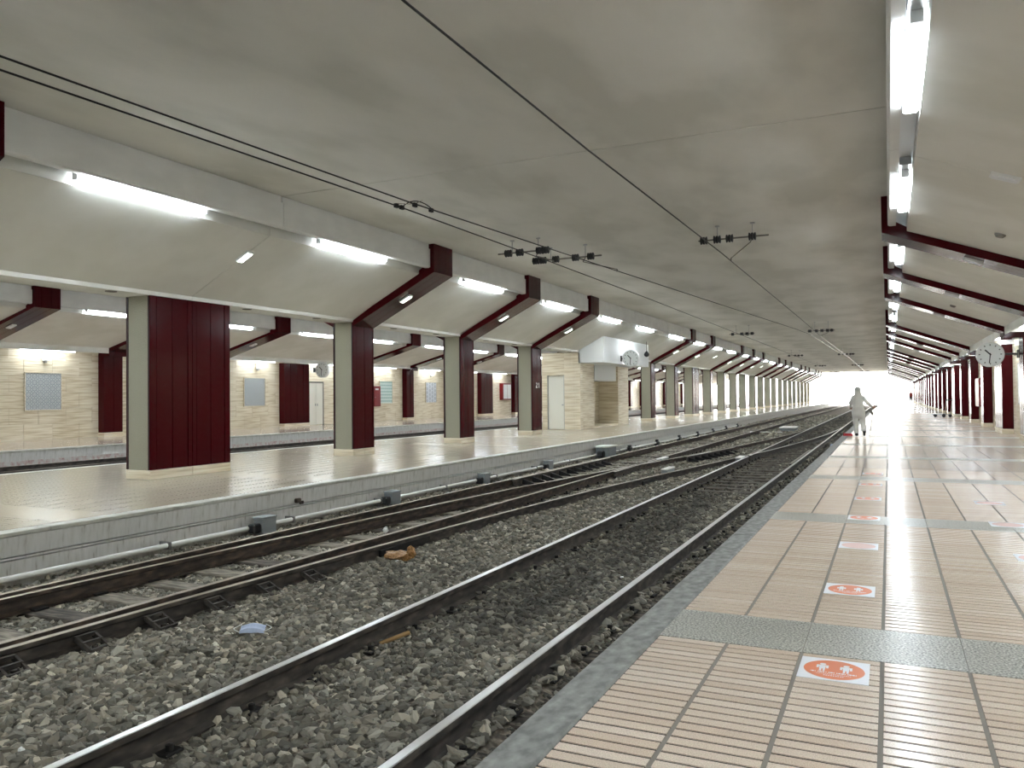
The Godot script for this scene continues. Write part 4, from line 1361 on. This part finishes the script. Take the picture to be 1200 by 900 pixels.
func litter() -> void:
	var blue := mat("mask_blue", rgb8(196, 210, 236), 0.8)
	var mk := thing("face_mask", "pale blue face mask with white ear loops lying on the ballast", "face mask", Vector3(-4.55, -0.43, -4.82))
	var b := MB.new()
	for i in 8:
		for j in 4:
			var f := func(a: int, c: int) -> Vector3:
				var u := a / 8.0 - 0.5
				var v := c / 4.0 - 0.5
				return Vector3(u * 0.17, 0.035 * cos(u * 3.0) * (1.0 - v * v * 2.0) + 0.008 * (c % 2) - 0.02, v * 0.09 * (1.0 - 0.5 * absf(u)))
			b.fquad(f.call(i, j), f.call(i + 1, j), f.call(i + 1, j + 1), f.call(i, j + 1), Vector3.UP)
			b.fquad(f.call(i, j) - Vector3(0, 0.002, 0), f.call(i + 1, j) - Vector3(0, 0.002, 0), f.call(i + 1, j + 1) - Vector3(0, 0.002, 0), f.call(i, j + 1) - Vector3(0, 0.002, 0), Vector3.DOWN)
	part("cloth", b.mesh(), blue, mk)
	for s: float in [-1.0, 1.0]:
		var lm := MB.new()
		var pts := PackedVector3Array()
		for k in 9:
			var a := PI * k / 8.0
			pts.append(Vector3(s * (0.082 + 0.045 * sin(a)), -0.006 + 0.012 * sin(a * 2.0), 0.035 * cos(a)))
		lm.tube(pts, 0.003, 5)
		part("ear_loop", lm.mesh(), M.white_paint, mk)
	mk.rotation = Vector3(0.55, 0.45, 0.0)
	mk.scale = Vector3.ONE * 1.15
	var orange := mat("bag_orange", rgb8(186, 140, 84), 0.45, 0.0, noise_tex(0.05, [[0.3, Color(0.7, 0.66, 0.6)], [0.7, Color(1, 1, 1)]], 128, 61, 4), Vector3(4, 4, 4))
	var bg := thing("crumpled_bag", "crumpled orange brown bag lying against the turnout rail", "bag", Vector3(-5.12, -0.45, -7.75))
	part("bag_body", crumple(Vector3(0.17, 0.055, 0.09), 5), orange, bg)
	part("bag_twist", crumple(Vector3(0.06, 0.07, 0.05), 9), orange, bg, Vector3(0.14, 0.04, -0.05))
	var bt := thing("bottle_cap_ball", "small white plastic ball on a sleeper of the far track", "ball", Vector3(-6.42, -0.49, -9.4))
	var sm := MB.new()
	sm.lathe(PackedVector2Array([Vector2(0.0, -0.04), Vector2(0.03, -0.028), Vector2(0.042, 0.0), Vector2(0.03, 0.028), Vector2(0.018, 0.036), Vector2(0.018, 0.05), Vector2(0.0, 0.052)]), Vector3.ZERO, Vector3(0.3, 1, 0.1), 14)
	part("ball_shell", sm.mesh(), M.white_paint, bt)
	var straw := mat("wood_pale", rgb8(158, 128, 84), 0.8)
	var ws := thing("wood_stick", "pale splinter of wood leaning by the near rail", "stick", Vector3(-3.44, -0.47, -5.15))
	var wm := part("splinter", boxm(Vector3(-0.12, -0.01, -0.018), Vector3(0.12, 0.01, 0.018), 0.004), straw, ws)
	wm.rotation = Vector3(0.2, 0.9, 0.25)
	var scrap := [[-4.16, -2.72, 0.03, "small crumpled white paper scrap at the lower left of the ballast"], [-5.05, -7.62, 0.022, "white crumpled scrap beside the orange bag"], [-2.5, -7.9, 0.02, "tiny white paper bit between the near rails"], [-1.75, -11.8, 0.03, "white scrap on dirt between near rail and platform edge"]]
	for s: Array in scrap:
		var t := thing("paper_scrap", s[3], "litter", Vector3(s[0], bed_y(s[0], s[1]) + 0.025, s[1]))
		part("paper", crumple(Vector3(s[2], float(s[2]) * 0.6, float(s[2]) * 0.8), int(absf(float(s[1])) * 10), 5, 7), M.white_paint, t)
	var bb := thing("plastic_bag", "bluish white plastic bag lying beside the near rail far along", "bag", Vector3(-1.78, -0.50, -30.8))
	part("bag_body", crumple(Vector3(0.17, 0.07, 0.14), 21), blue, bb)

# ---------------------------------------------------------------- things on the near platform
func sticker_texture(fade: float) -> ImageTexture:
	var s := 256
	var im := Image.create(s, s, false, Image.FORMAT_RGB8)
	var white := rgb8(236, 238, 244)
	var org := rgb8(226, 126, 82).lerp(rgb8(226, 204, 206), fade)
	var fig := white
	for py in s:
		for px in s:
			var u := (px + 0.5) / s * 2.0 - 1.0
			var v := (py + 0.5) / s * 2.0 - 1.0
			var c := white
			if u * u + v * v < 0.92 * 0.92 * 0.9:
				c = org
				if fade < 0.5:
					# two white standing figures
					for fx: float in [-0.34, 0.34]:
						var a := u - fx
						var head := a * a + (v + 0.44) * (v + 0.44) < 0.0085
						var torso := absf(a) < 0.16 and v > -0.34 and v < -0.22
						var arms := absf(absf(a) - 0.14) < 0.035 and v > -0.34 and v < -0.06
						var trunk := absf(a) < 0.09 and v > -0.34 and v < 0.0
						var legs := absf(absf(a) - 0.05) < 0.033 and v >= 0.0 and v < 0.2
						if head or torso or arms or trunk or legs:
							c = fig
					# rows of tiny lettering, too small to read
					var r := sqrt(u * u + v * v)
					if v > 0.25 and v < 0.34 and absf(u) < 0.66 and fposmod(u * 13.0 + sin(u * 60.0) * 0.2, 1.0) < 0.62:
						c = fig
					if v > 0.42 and v < 0.47 and absf(u) < 0.5 and fposmod(u * 17.0, 1.0) < 0.6:
						c = fig
					if v > 0.54 and v < 0.60 and absf(u) < 0.3 and fposmod(u * 15.0, 1.0) < 0.6:
						c = fig
			im.set_pixel(px, py, c)
	return ImageTexture.create_from_image(im)

func build_floor_things() -> void:
	var full := StandardMaterial3D.new()
	full.resource_name = "sticker_print"
	full.albedo_texture = sticker_texture(0.0)
	full.roughness = 0.35
	var pale := StandardMaterial3D.new()
	pale.resource_name = "sticker_print_faded"
	pale.albedo_texture = sticker_texture(0.85)
	pale.roughness = 0.35
	var lab := ["nearest orange round distance sticker on the platform floor", "second orange round distance sticker along the platform", "faded pinkish distance sticker on the platform floor", "orange distance sticker on the second granite band", "fifth distance sticker along the platform", "sixth distance sticker along the platform", "seventh distance sticker along the platform"]
	for k in 7:
		var t := part("floor_sticker", sticker_mesh(), pale if k == 2 else full, self, Vector3(-0.265, 0.0025, -4.245 - 1.775 * k))
		tag(t, lab[k], "sticker", "distance stickers on the near platform")
	var row2 := [[1.085, -7.73, "pale sticker on the platform at the right picture edge"], [1.085, -9.6, "white worn sticker on the second granite band by the wall side"], [1.1, -11.4, "white worn sticker farther along the wall side of the platform"]]
	for a: Array in row2:
		var t := part("floor_sticker", sticker_mesh(), pale, self, Vector3(a[0], 0.0025, a[1]))
		tag(t, a[2], "sticker", "worn stickers along the wall side")
	# trolley by the wall
	var tr := thing("luggage_trolley", "silver wheeled luggage trolley standing by the near platform wall", "trolley", Vector3(2.7, 0, -51.0))
	var fm := MB.new()
	for x: float in [-0.25, 0.25]:
		fm.tube(PackedVector3Array([Vector3(x, 0.16, -0.45), Vector3(x, 0.16, 0.35), Vector3(x, 0.95, 0.45)]), 0.02, 6)
	fm.tube(PackedVector3Array([Vector3(-0.25, 0.16, -0.45), Vector3(0.25, 0.16, -0.45)]), 0.02, 6)
	part("frame", fm.mesh(), M.metal_grey, tr)
	part("deck", boxm(Vector3(-0.24, 0.17, -0.44), Vector3(0.24, 0.19, 0.34), 0.004), M.metal_grey, tr)
	var hb := MB.new(); hb.tube(PackedVector3Array([Vector3(-0.3, 0.97, 0.45), Vector3(0.3, 0.97, 0.45)]), 0.03, 8)
	part("handle_bar", hb.mesh(), M.dark_plastic, tr)
	for p: Vector3 in [Vector3(-0.27, 0.1, 0.3), Vector3(0.27, 0.1, 0.3), Vector3(0.0, 0.1, -0.42)]:
		var wm := MB.new()
		wm.lathe(PackedVector2Array([Vector2(0, -0.03), Vector2(0.09, -0.03), Vector2(0.1, -0.02), Vector2(0.1, 0.02), Vector2(0.09, 0.03), Vector2(0, 0.03)]), p, Vector3.RIGHT, 16)
		part("wheel", wm.mesh(), M.dark_plastic, tr)
	tr.rotation.y = 0.9

var _stick: ArrayMesh
func sticker_mesh() -> ArrayMesh:
	if _stick == null:
		var b := MB.new()
		b.quad(Vector3(-0.16, 0.0, 0.163), Vector3(0.16, 0.0, 0.163), Vector3(0.16, 0.0, -0.163), Vector3(-0.16, 0.0, -0.163), Vector3.UP)
		for s: Array in [[Vector3(-0.16, -0.002, 0.163), Vector3(0.16, -0.002, 0.163), Vector3(0, 0, 1)], [Vector3(0.16, -0.002, -0.163), Vector3(-0.16, -0.002, -0.163), Vector3(0, 0, -1)], [Vector3(0.16, -0.002, 0.163), Vector3(0.16, -0.002, -0.163), Vector3(1, 0, 0)], [Vector3(-0.16, -0.002, -0.163), Vector3(-0.16, -0.002, 0.163), Vector3(-1, 0, 0)]]:
			var a: Vector3 = s[0]
			var c: Vector3 = s[1]
			b.tri(a, c, c + Vector3(0, 0.002, 0), s[2], s[2], s[2])
			b.tri(a, c + Vector3(0, 0.002, 0), a + Vector3(0, 0.002, 0), s[2], s[2], s[2])
		_stick = b.mesh()
	return _stick

# ---------------------------------------------------------------- people
# bones: [a, b, radius a, radius b, colour]; joined by a smooth minimum and meshed as surface nets
func field_at(p: Vector3, bones: Array, k: float) -> Vector2:
	var best := 1e9
	var who := 0
	var acc := 0.0
	for i in bones.size():
		var bn: Array = bones[i]
		var a: Vector3 = bn[0]
		var ab: Vector3 = bn[1] - a
		var t := clampf((p - a).dot(ab) / maxf(ab.length_squared(), 1e-9), 0.0, 1.0)
		var d := (p - a - ab * t).length() - lerpf(bn[2], bn[3], t)
		if d < best:
			best = d
			who = i
		acc += exp(-d / k)
	return Vector2(-k * log(maxf(acc, 1e-30)) if acc > 1e-28 else best, who)

func net(b: MB, bones: Array, cell: float, k: float) -> void:
	var lo := Vector3(1e9, 1e9, 1e9)
	var hi := -lo
	for bn: Array in bones:
		for q in 2:
			var r: float = bn[2 + q]
			lo = lo.min(bn[q] - Vector3.ONE * (r + 0.02))
			hi = hi.max(bn[q] + Vector3.ONE * (r + 0.02))
	var nx := int((hi.x - lo.x) / cell) + 2
	var ny := int((hi.y - lo.y) / cell) + 2
	var nz := int((hi.z - lo.z) / cell) + 2
	var val := PackedFloat32Array()
	val.resize(nx * ny * nz)
	for z in nz:
		for y in ny:
			for x in nx:
				val[(z * ny + y) * nx + x] = field_at(lo + Vector3(x, y, z) * cell, bones, k).x
	var vid := {}
	var vp := PackedVector3Array()
	for z in nz - 1:
		for y in ny - 1:
			for x in nx - 1:
				var sum := Vector3.ZERO
				var cnt := 0
				for e: Array in [[0, 0, 0, 0], [0, 1, 0, 0], [0, 0, 1, 0], [0, 1, 1, 0], [0, 0, 0, 1], [0, 0, 1, 1], [1, 0, 0, 1], [1, 0, 1, 1], [0, 0, 0, 2], [1, 0, 0, 2], [0, 1, 0, 2], [1, 1, 0, 2]]:
					var p0 := Vector3i(x, y, z)
					match int(e[3]):
						0: p0 += Vector3i(0, e[1], e[2])
						1: p0 += Vector3i(e[0], 0, e[2])
						2: p0 += Vector3i(e[0], e[1], 0)
					var p1 := p0
					p1[int(e[3])] += 1
					var f0 := val[(p0.z * ny + p0.y) * nx + p0.x]
					var f1 := val[(p1.z * ny + p1.y) * nx + p1.x]
					if (f0 < 0.0) != (f1 < 0.0):
						var t := f0 / (f0 - f1)
						sum += Vector3(p0).lerp(Vector3(p1), t)
						cnt += 1
				if cnt:
					vid[(z * ny + y) * nx + x] = vp.size()
					vp.append(lo + sum / cnt * cell)
	var nrm := PackedVector3Array()
	var cols := PackedColorArray()
	for p in vp:
		var h := cell * 0.5
		var g := Vector3(field_at(p + Vector3(h, 0, 0), bones, k).x - field_at(p - Vector3(h, 0, 0), bones, k).x, field_at(p + Vector3(0, h, 0), bones, k).x - field_at(p - Vector3(0, h, 0), bones, k).x, field_at(p + Vector3(0, 0, h), bones, k).x - field_at(p - Vector3(0, 0, h), bones, k).x)
		nrm.append(g.normalized())
		cols.append(bones[int(field_at(p, bones, k).y)][4])
	for z in range(1, nz - 1):
		for y in range(1, ny - 1):
			for x in range(1, nx - 1):
				var f0 := val[(z * ny + y) * nx + x]
				for ax in 3:
					var q := Vector3i(x, y, z)
					q[ax] += 1
					var f1 := val[(q.z * ny + q.y) * nx + q.x]
					if (f0 < 0.0) == (f1 < 0.0):
						continue
					var a1 := (ax + 1) % 3
					var a2 := (ax + 2) % 3
					var ids: Array[int] = []
					for o: Vector2i in [Vector2i(-1, -1), Vector2i(0, -1), Vector2i(0, 0), Vector2i(-1, 0)]:
						var c := Vector3i(x, y, z)
						c[a1] += o.x
						c[a2] += o.y
						ids.append(vid.get((c.z * ny + c.y) * nx + c.x, -1))
					if ids.has(-1):
						continue
					for tr: Array in [[0, 1, 2], [0, 2, 3]]:
						b.col = cols[ids[tr[0]]]
						b.tri(vp[ids[tr[0]]], vp[ids[tr[1]]], vp[ids[tr[2]]], nrm[ids[tr[0]]], nrm[ids[tr[1]]], nrm[ids[tr[2]]])

func hand_bones(at: Vector3, dir: Vector3, side: Vector3, skin: Color) -> Array:
	# palm and five curled fingers; dir points along the hand, side to the thumb
	var d := dir.normalized()
	var s := side.normalized()
	var in_ := d.cross(s).normalized()
	var out := [[at, at + d * 0.075, 0.026, 0.03, skin], [at + s * 0.02, at + d * 0.07 + s * 0.028, 0.02, 0.02, skin], [at - s * 0.02, at + d * 0.065 - s * 0.03, 0.02, 0.02, skin]]
	var lens := [0.030, 0.036, 0.033, 0.026]
	for f in 4:
		var base := at + d * (0.082 - 0.004 * absf(f - 1.0)) + s * (0.034 - 0.022 * f)
		var l: float = lens[f]
		var m1 := base + d * l * 0.8 + in_ * l * 0.5
		var m2 := m1 + in_ * l * 0.9 - d * l * 0.1
		var m3 := m2 - d * l * 0.7 + in_ * l * 0.1
		out.append([base, m1, 0.0095, 0.009, skin])
		out.append([m1, m2, 0.009, 0.0085, skin])
		out.append([m2, m3, 0.0085, 0.0075, skin])
	var tb := at + d * 0.025 + s * 0.03
	var t1 := tb + s * 0.025 + d * 0.02 + in_ * 0.015
	var t2 := t1 + d * 0.022 + in_ * 0.022 - s * 0.008
	out.append([tb, t1, 0.012, 0.0105, skin])
	out.append([t1, t2, 0.0105, 0.009, skin])
	return out

func build_people() -> void:
	var pm := mat("person_surface", Color.WHITE, 0.85)
	pm.vertex_color_use_as_albedo = true
	var white := Color(0.74, 0.73, 0.69)
	var cloth := Color(0.70, 0.69, 0.65)
	var skin := Color(0.36, 0.20, 0.13)
	var shoe := Color(0.02, 0.02, 0.022)
	var t := thing("person", "person in off white hooded tunic and trousers walking away along the platform edge", "person", Vector3(-0.95, 0, -28.0))
	var V := func(x: float, y: float, z: float) -> Vector3: return Vector3(x, y, z)
	var hipl: Vector3 = V.call(-0.05, 0.80, 0.0)
	var hipr: Vector3 = V.call(0.17, 0.80, 0.02)
	var bones := [
		[V.call(0.05, 1.41, -0.04), V.call(0.045, 1.495, -0.03), 0.098, 0.104, white],          # hooded head
		[V.call(0.05, 1.42, -0.10), V.call(0.05, 1.40, -0.12), 0.06, 0.05, skin],              # face
		[V.call(0.05, 1.43, -0.175), V.call(0.05, 1.455, -0.165), 0.014, 0.01, skin],          # nose
		[V.call(0.055, 1.36, -0.01), V.call(0.055, 1.27, 0.0), 0.10, 0.115, white],            # neck of the hood
		[V.call(-0.055, 1.245, 0.0), V.call(0.165, 1.245, 0.0), 0.075, 0.075, white],            # shoulders
		[V.call(0.055, 1.16, 0.0), V.call(0.06, 0.95, 0.0), 0.13, 0.125, white],              # chest, waist
		[V.call(0.01, 1.13, 0.01), V.call(0.0, 0.92, 0.01), 0.105, 0.11, white],
		[V.call(0.10, 1.13, 0.01), V.call(0.115, 0.92, 0.01), 0.105, 0.11, white],
		[V.call(0.0, 0.92, 0.0), V.call(-0.01, 0.70, 0.0), 0.11, 0.115, cloth],                  # skirt of the tunic
		[V.call(0.11, 0.92, 0.0), V.call(0.125, 0.69, 0.02), 0.11, 0.12, cloth],
		[V.call(0.06, 0.92, 0.0), V.call(0.06, 0.72, 0.0), 0.125, 0.13, cloth],
		[V.call(-0.09, 1.24, 0.0), V.call(-0.165, 1.08, -0.02), 0.06, 0.05, white],          # left arm
		[V.call(-0.165, 1.08, -0.02), V.call(-0.17, 0.95, -0.14), 0.05, 0.04, white],
		[V.call(0.20, 1.24, 0.0), V.call(0.34, 1.07, 0.02), 0.06, 0.05, white],             # right arm
		[V.call(0.34, 1.07, 0.02), V.call(0.455, 0.955, -0.06), 0.049, 0.04, white],
		[hipl, V.call(-0.03, 0.44, -0.05), 0.092, 0.074, cloth],                                # left leg
		[V.call(-0.03, 0.44, -0.05), V.call(0.0, 0.10, 0.0), 0.075, 0.066, cloth],
		[hipr, V.call(0.18, 0.46, 0.0), 0.092, 0.074, cloth],                                   # right leg, trailing
		[V.call(0.18, 0.46, 0.0), V.call(0.22, 0.20, 0.20), 0.074, 0.064, cloth],
		[V.call(0.0, 0.055, 0.03), V.call(-0.01, 0.04, -0.16), 0.045, 0.036, shoe],            # left shoe
		[V.call(0.235, 0.14, 0.24), V.call(0.225, 0.045, 0.08), 0.045, 0.036, shoe]]
	var b := MB.new()
	b.use_col = true
	net(b, bones, 0.021, 0.014)
	net(b, hand_bones(Vector3(0.465, 0.945, -0.07), Vector3(0.6, -0.3, -0.6), Vector3(-0.5, 0.5, -0.6), skin), 0.006, 0.004)
	net(b, hand_bones(Vector3(-0.17, 0.94, -0.155), Vector3(0.2, -0.4, -0.8), Vector3(0.8, 0.4, 0.0), skin), 0.006, 0.004)
	part("body", b.mesh(), pm, t)
	# what the person carries, and the red pan on the floor
	var br := thing("broom", "dark handled broom held slantwise in the walking person's right hand", "broom", Vector3(-0.95, 0, -28.0))
	var hm := MB.new()
	hm.tube(PackedVector3Array([Vector3(0.36, 0.80, -0.10), Vector3(0.80, 1.06, -0.12)]), 0.018, 8)
	part("handle", hm.mesh(), M.bar_grey, br)
	var hd := part("broom_head", boxm(Vector3(-0.03, -0.15, -0.03), Vector3(0.05, 0.03, 0.03), 0.01), M.bar_grey, br, Vector3(0.40, 0.82, -0.10))
	hd.rotation.z = 0.5
	var st := thing("litter_stick", "thin pale stick reaching from the person's hand towards the floor", "stick", Vector3(-0.95, 0, -28.0))
	var sm := MB.new()
	sm.tube(PackedVector3Array([Vector3(0.52, 0.94, -0.115), Vector3(0.46, 0.55, -0.17), Vector3(0.37, 0.0, -0.25)]), 0.009, 6)
	part("stick", sm.mesh(), M.metal_grey, st)
	var red := mat("plastic_red", rgb8(200, 40, 52), 0.45)
	var dp := thing("dustpan", "red plastic dustpan on the platform edge beside the walking person", "dustpan", Vector3(-1.22, 0.0, -28.2))
	var pmz := MB.new()
	pmz.extrude(PackedVector2Array([Vector2(-0.14, 0.0), Vector2(0.14, 0.0), Vector2(0.13, 0.06), Vector2(0.10, 0.06), Vector2(0.11, 0.015), Vector2(-0.11, 0.015), Vector2(-0.10, 0.09), Vector2(-0.13, 0.09)]), -0.13, 0.13)
	part("pan", pmz.mesh(), red, dp)
	part("pan_back", boxm(Vector3(-0.12, 0.01, -0.14), Vector3(0.12, 0.07, -0.125), 0.004), red, dp)
	# the far figure by the wall
	var f := thing("person", "small distant person in a reddish top standing by the bright exit", "person", Vector3(2.75, 0, -122.0))
	var redc := Color(0.30, 0.07, 0.07)
	var dark := Color(0.06, 0.05, 0.06)
	var fb := [
		[V.call(0, 1.58, 0), V.call(0, 1.62, 0), 0.095, 0.095, Color(0.03, 0.025, 0.02)],
		[V.call(0, 1.55, -0.05), V.call(0, 1.6, -0.06), 0.06, 0.06, skin],
		[V.call(0, 1.46, 0), V.call(0, 1.36, 0), 0.06, 0.09, skin],
		[V.call(-0.11, 1.37, 0), V.call(0.11, 1.37, 0), 0.075, 0.075, redc],
		[V.call(0, 1.3, 0), V.call(0, 0.98, 0), 0.16, 0.15, redc],
		[V.call(-0.16, 1.36, 0), V.call(-0.20, 1.08, 0), 0.06, 0.05, redc],
		[V.call(-0.20, 1.08, 0), V.call(-0.20, 0.84, -0.05), 0.045, 0.035, skin],
		[V.call(0.16, 1.36, 0), V.call(0.20, 1.08, 0), 0.06, 0.05, redc],
		[V.call(0.20, 1.08, 0), V.call(0.20, 0.84, -0.05), 0.045, 0.035, skin],
		[V.call(-0.09, 0.92, 0), V.call(-0.10, 0.5, 0), 0.10, 0.075, dark],
		[V.call(-0.10, 0.5, 0), V.call(-0.10, 0.1, 0), 0.072, 0.055, dark],
		[V.call(0.09, 0.92, 0), V.call(0.10, 0.5, 0), 0.10, 0.075, dark],
		[V.call(0.10, 0.5, 0), V.call(0.10, 0.1, 0), 0.072, 0.055, dark],
		[V.call(-0.10, 0.05, 0.03), V.call(-0.11, 0.04, -0.15), 0.045, 0.035, shoe],
		[V.call(0.10, 0.05, 0.03), V.call(0.11, 0.04, -0.15), 0.045, 0.035, shoe]]
	var b2 := MB.new()
	b2.use_col = true
	net(b2, fb, 0.03, 0.02)
	part("body", b2.mesh(), pm, f)
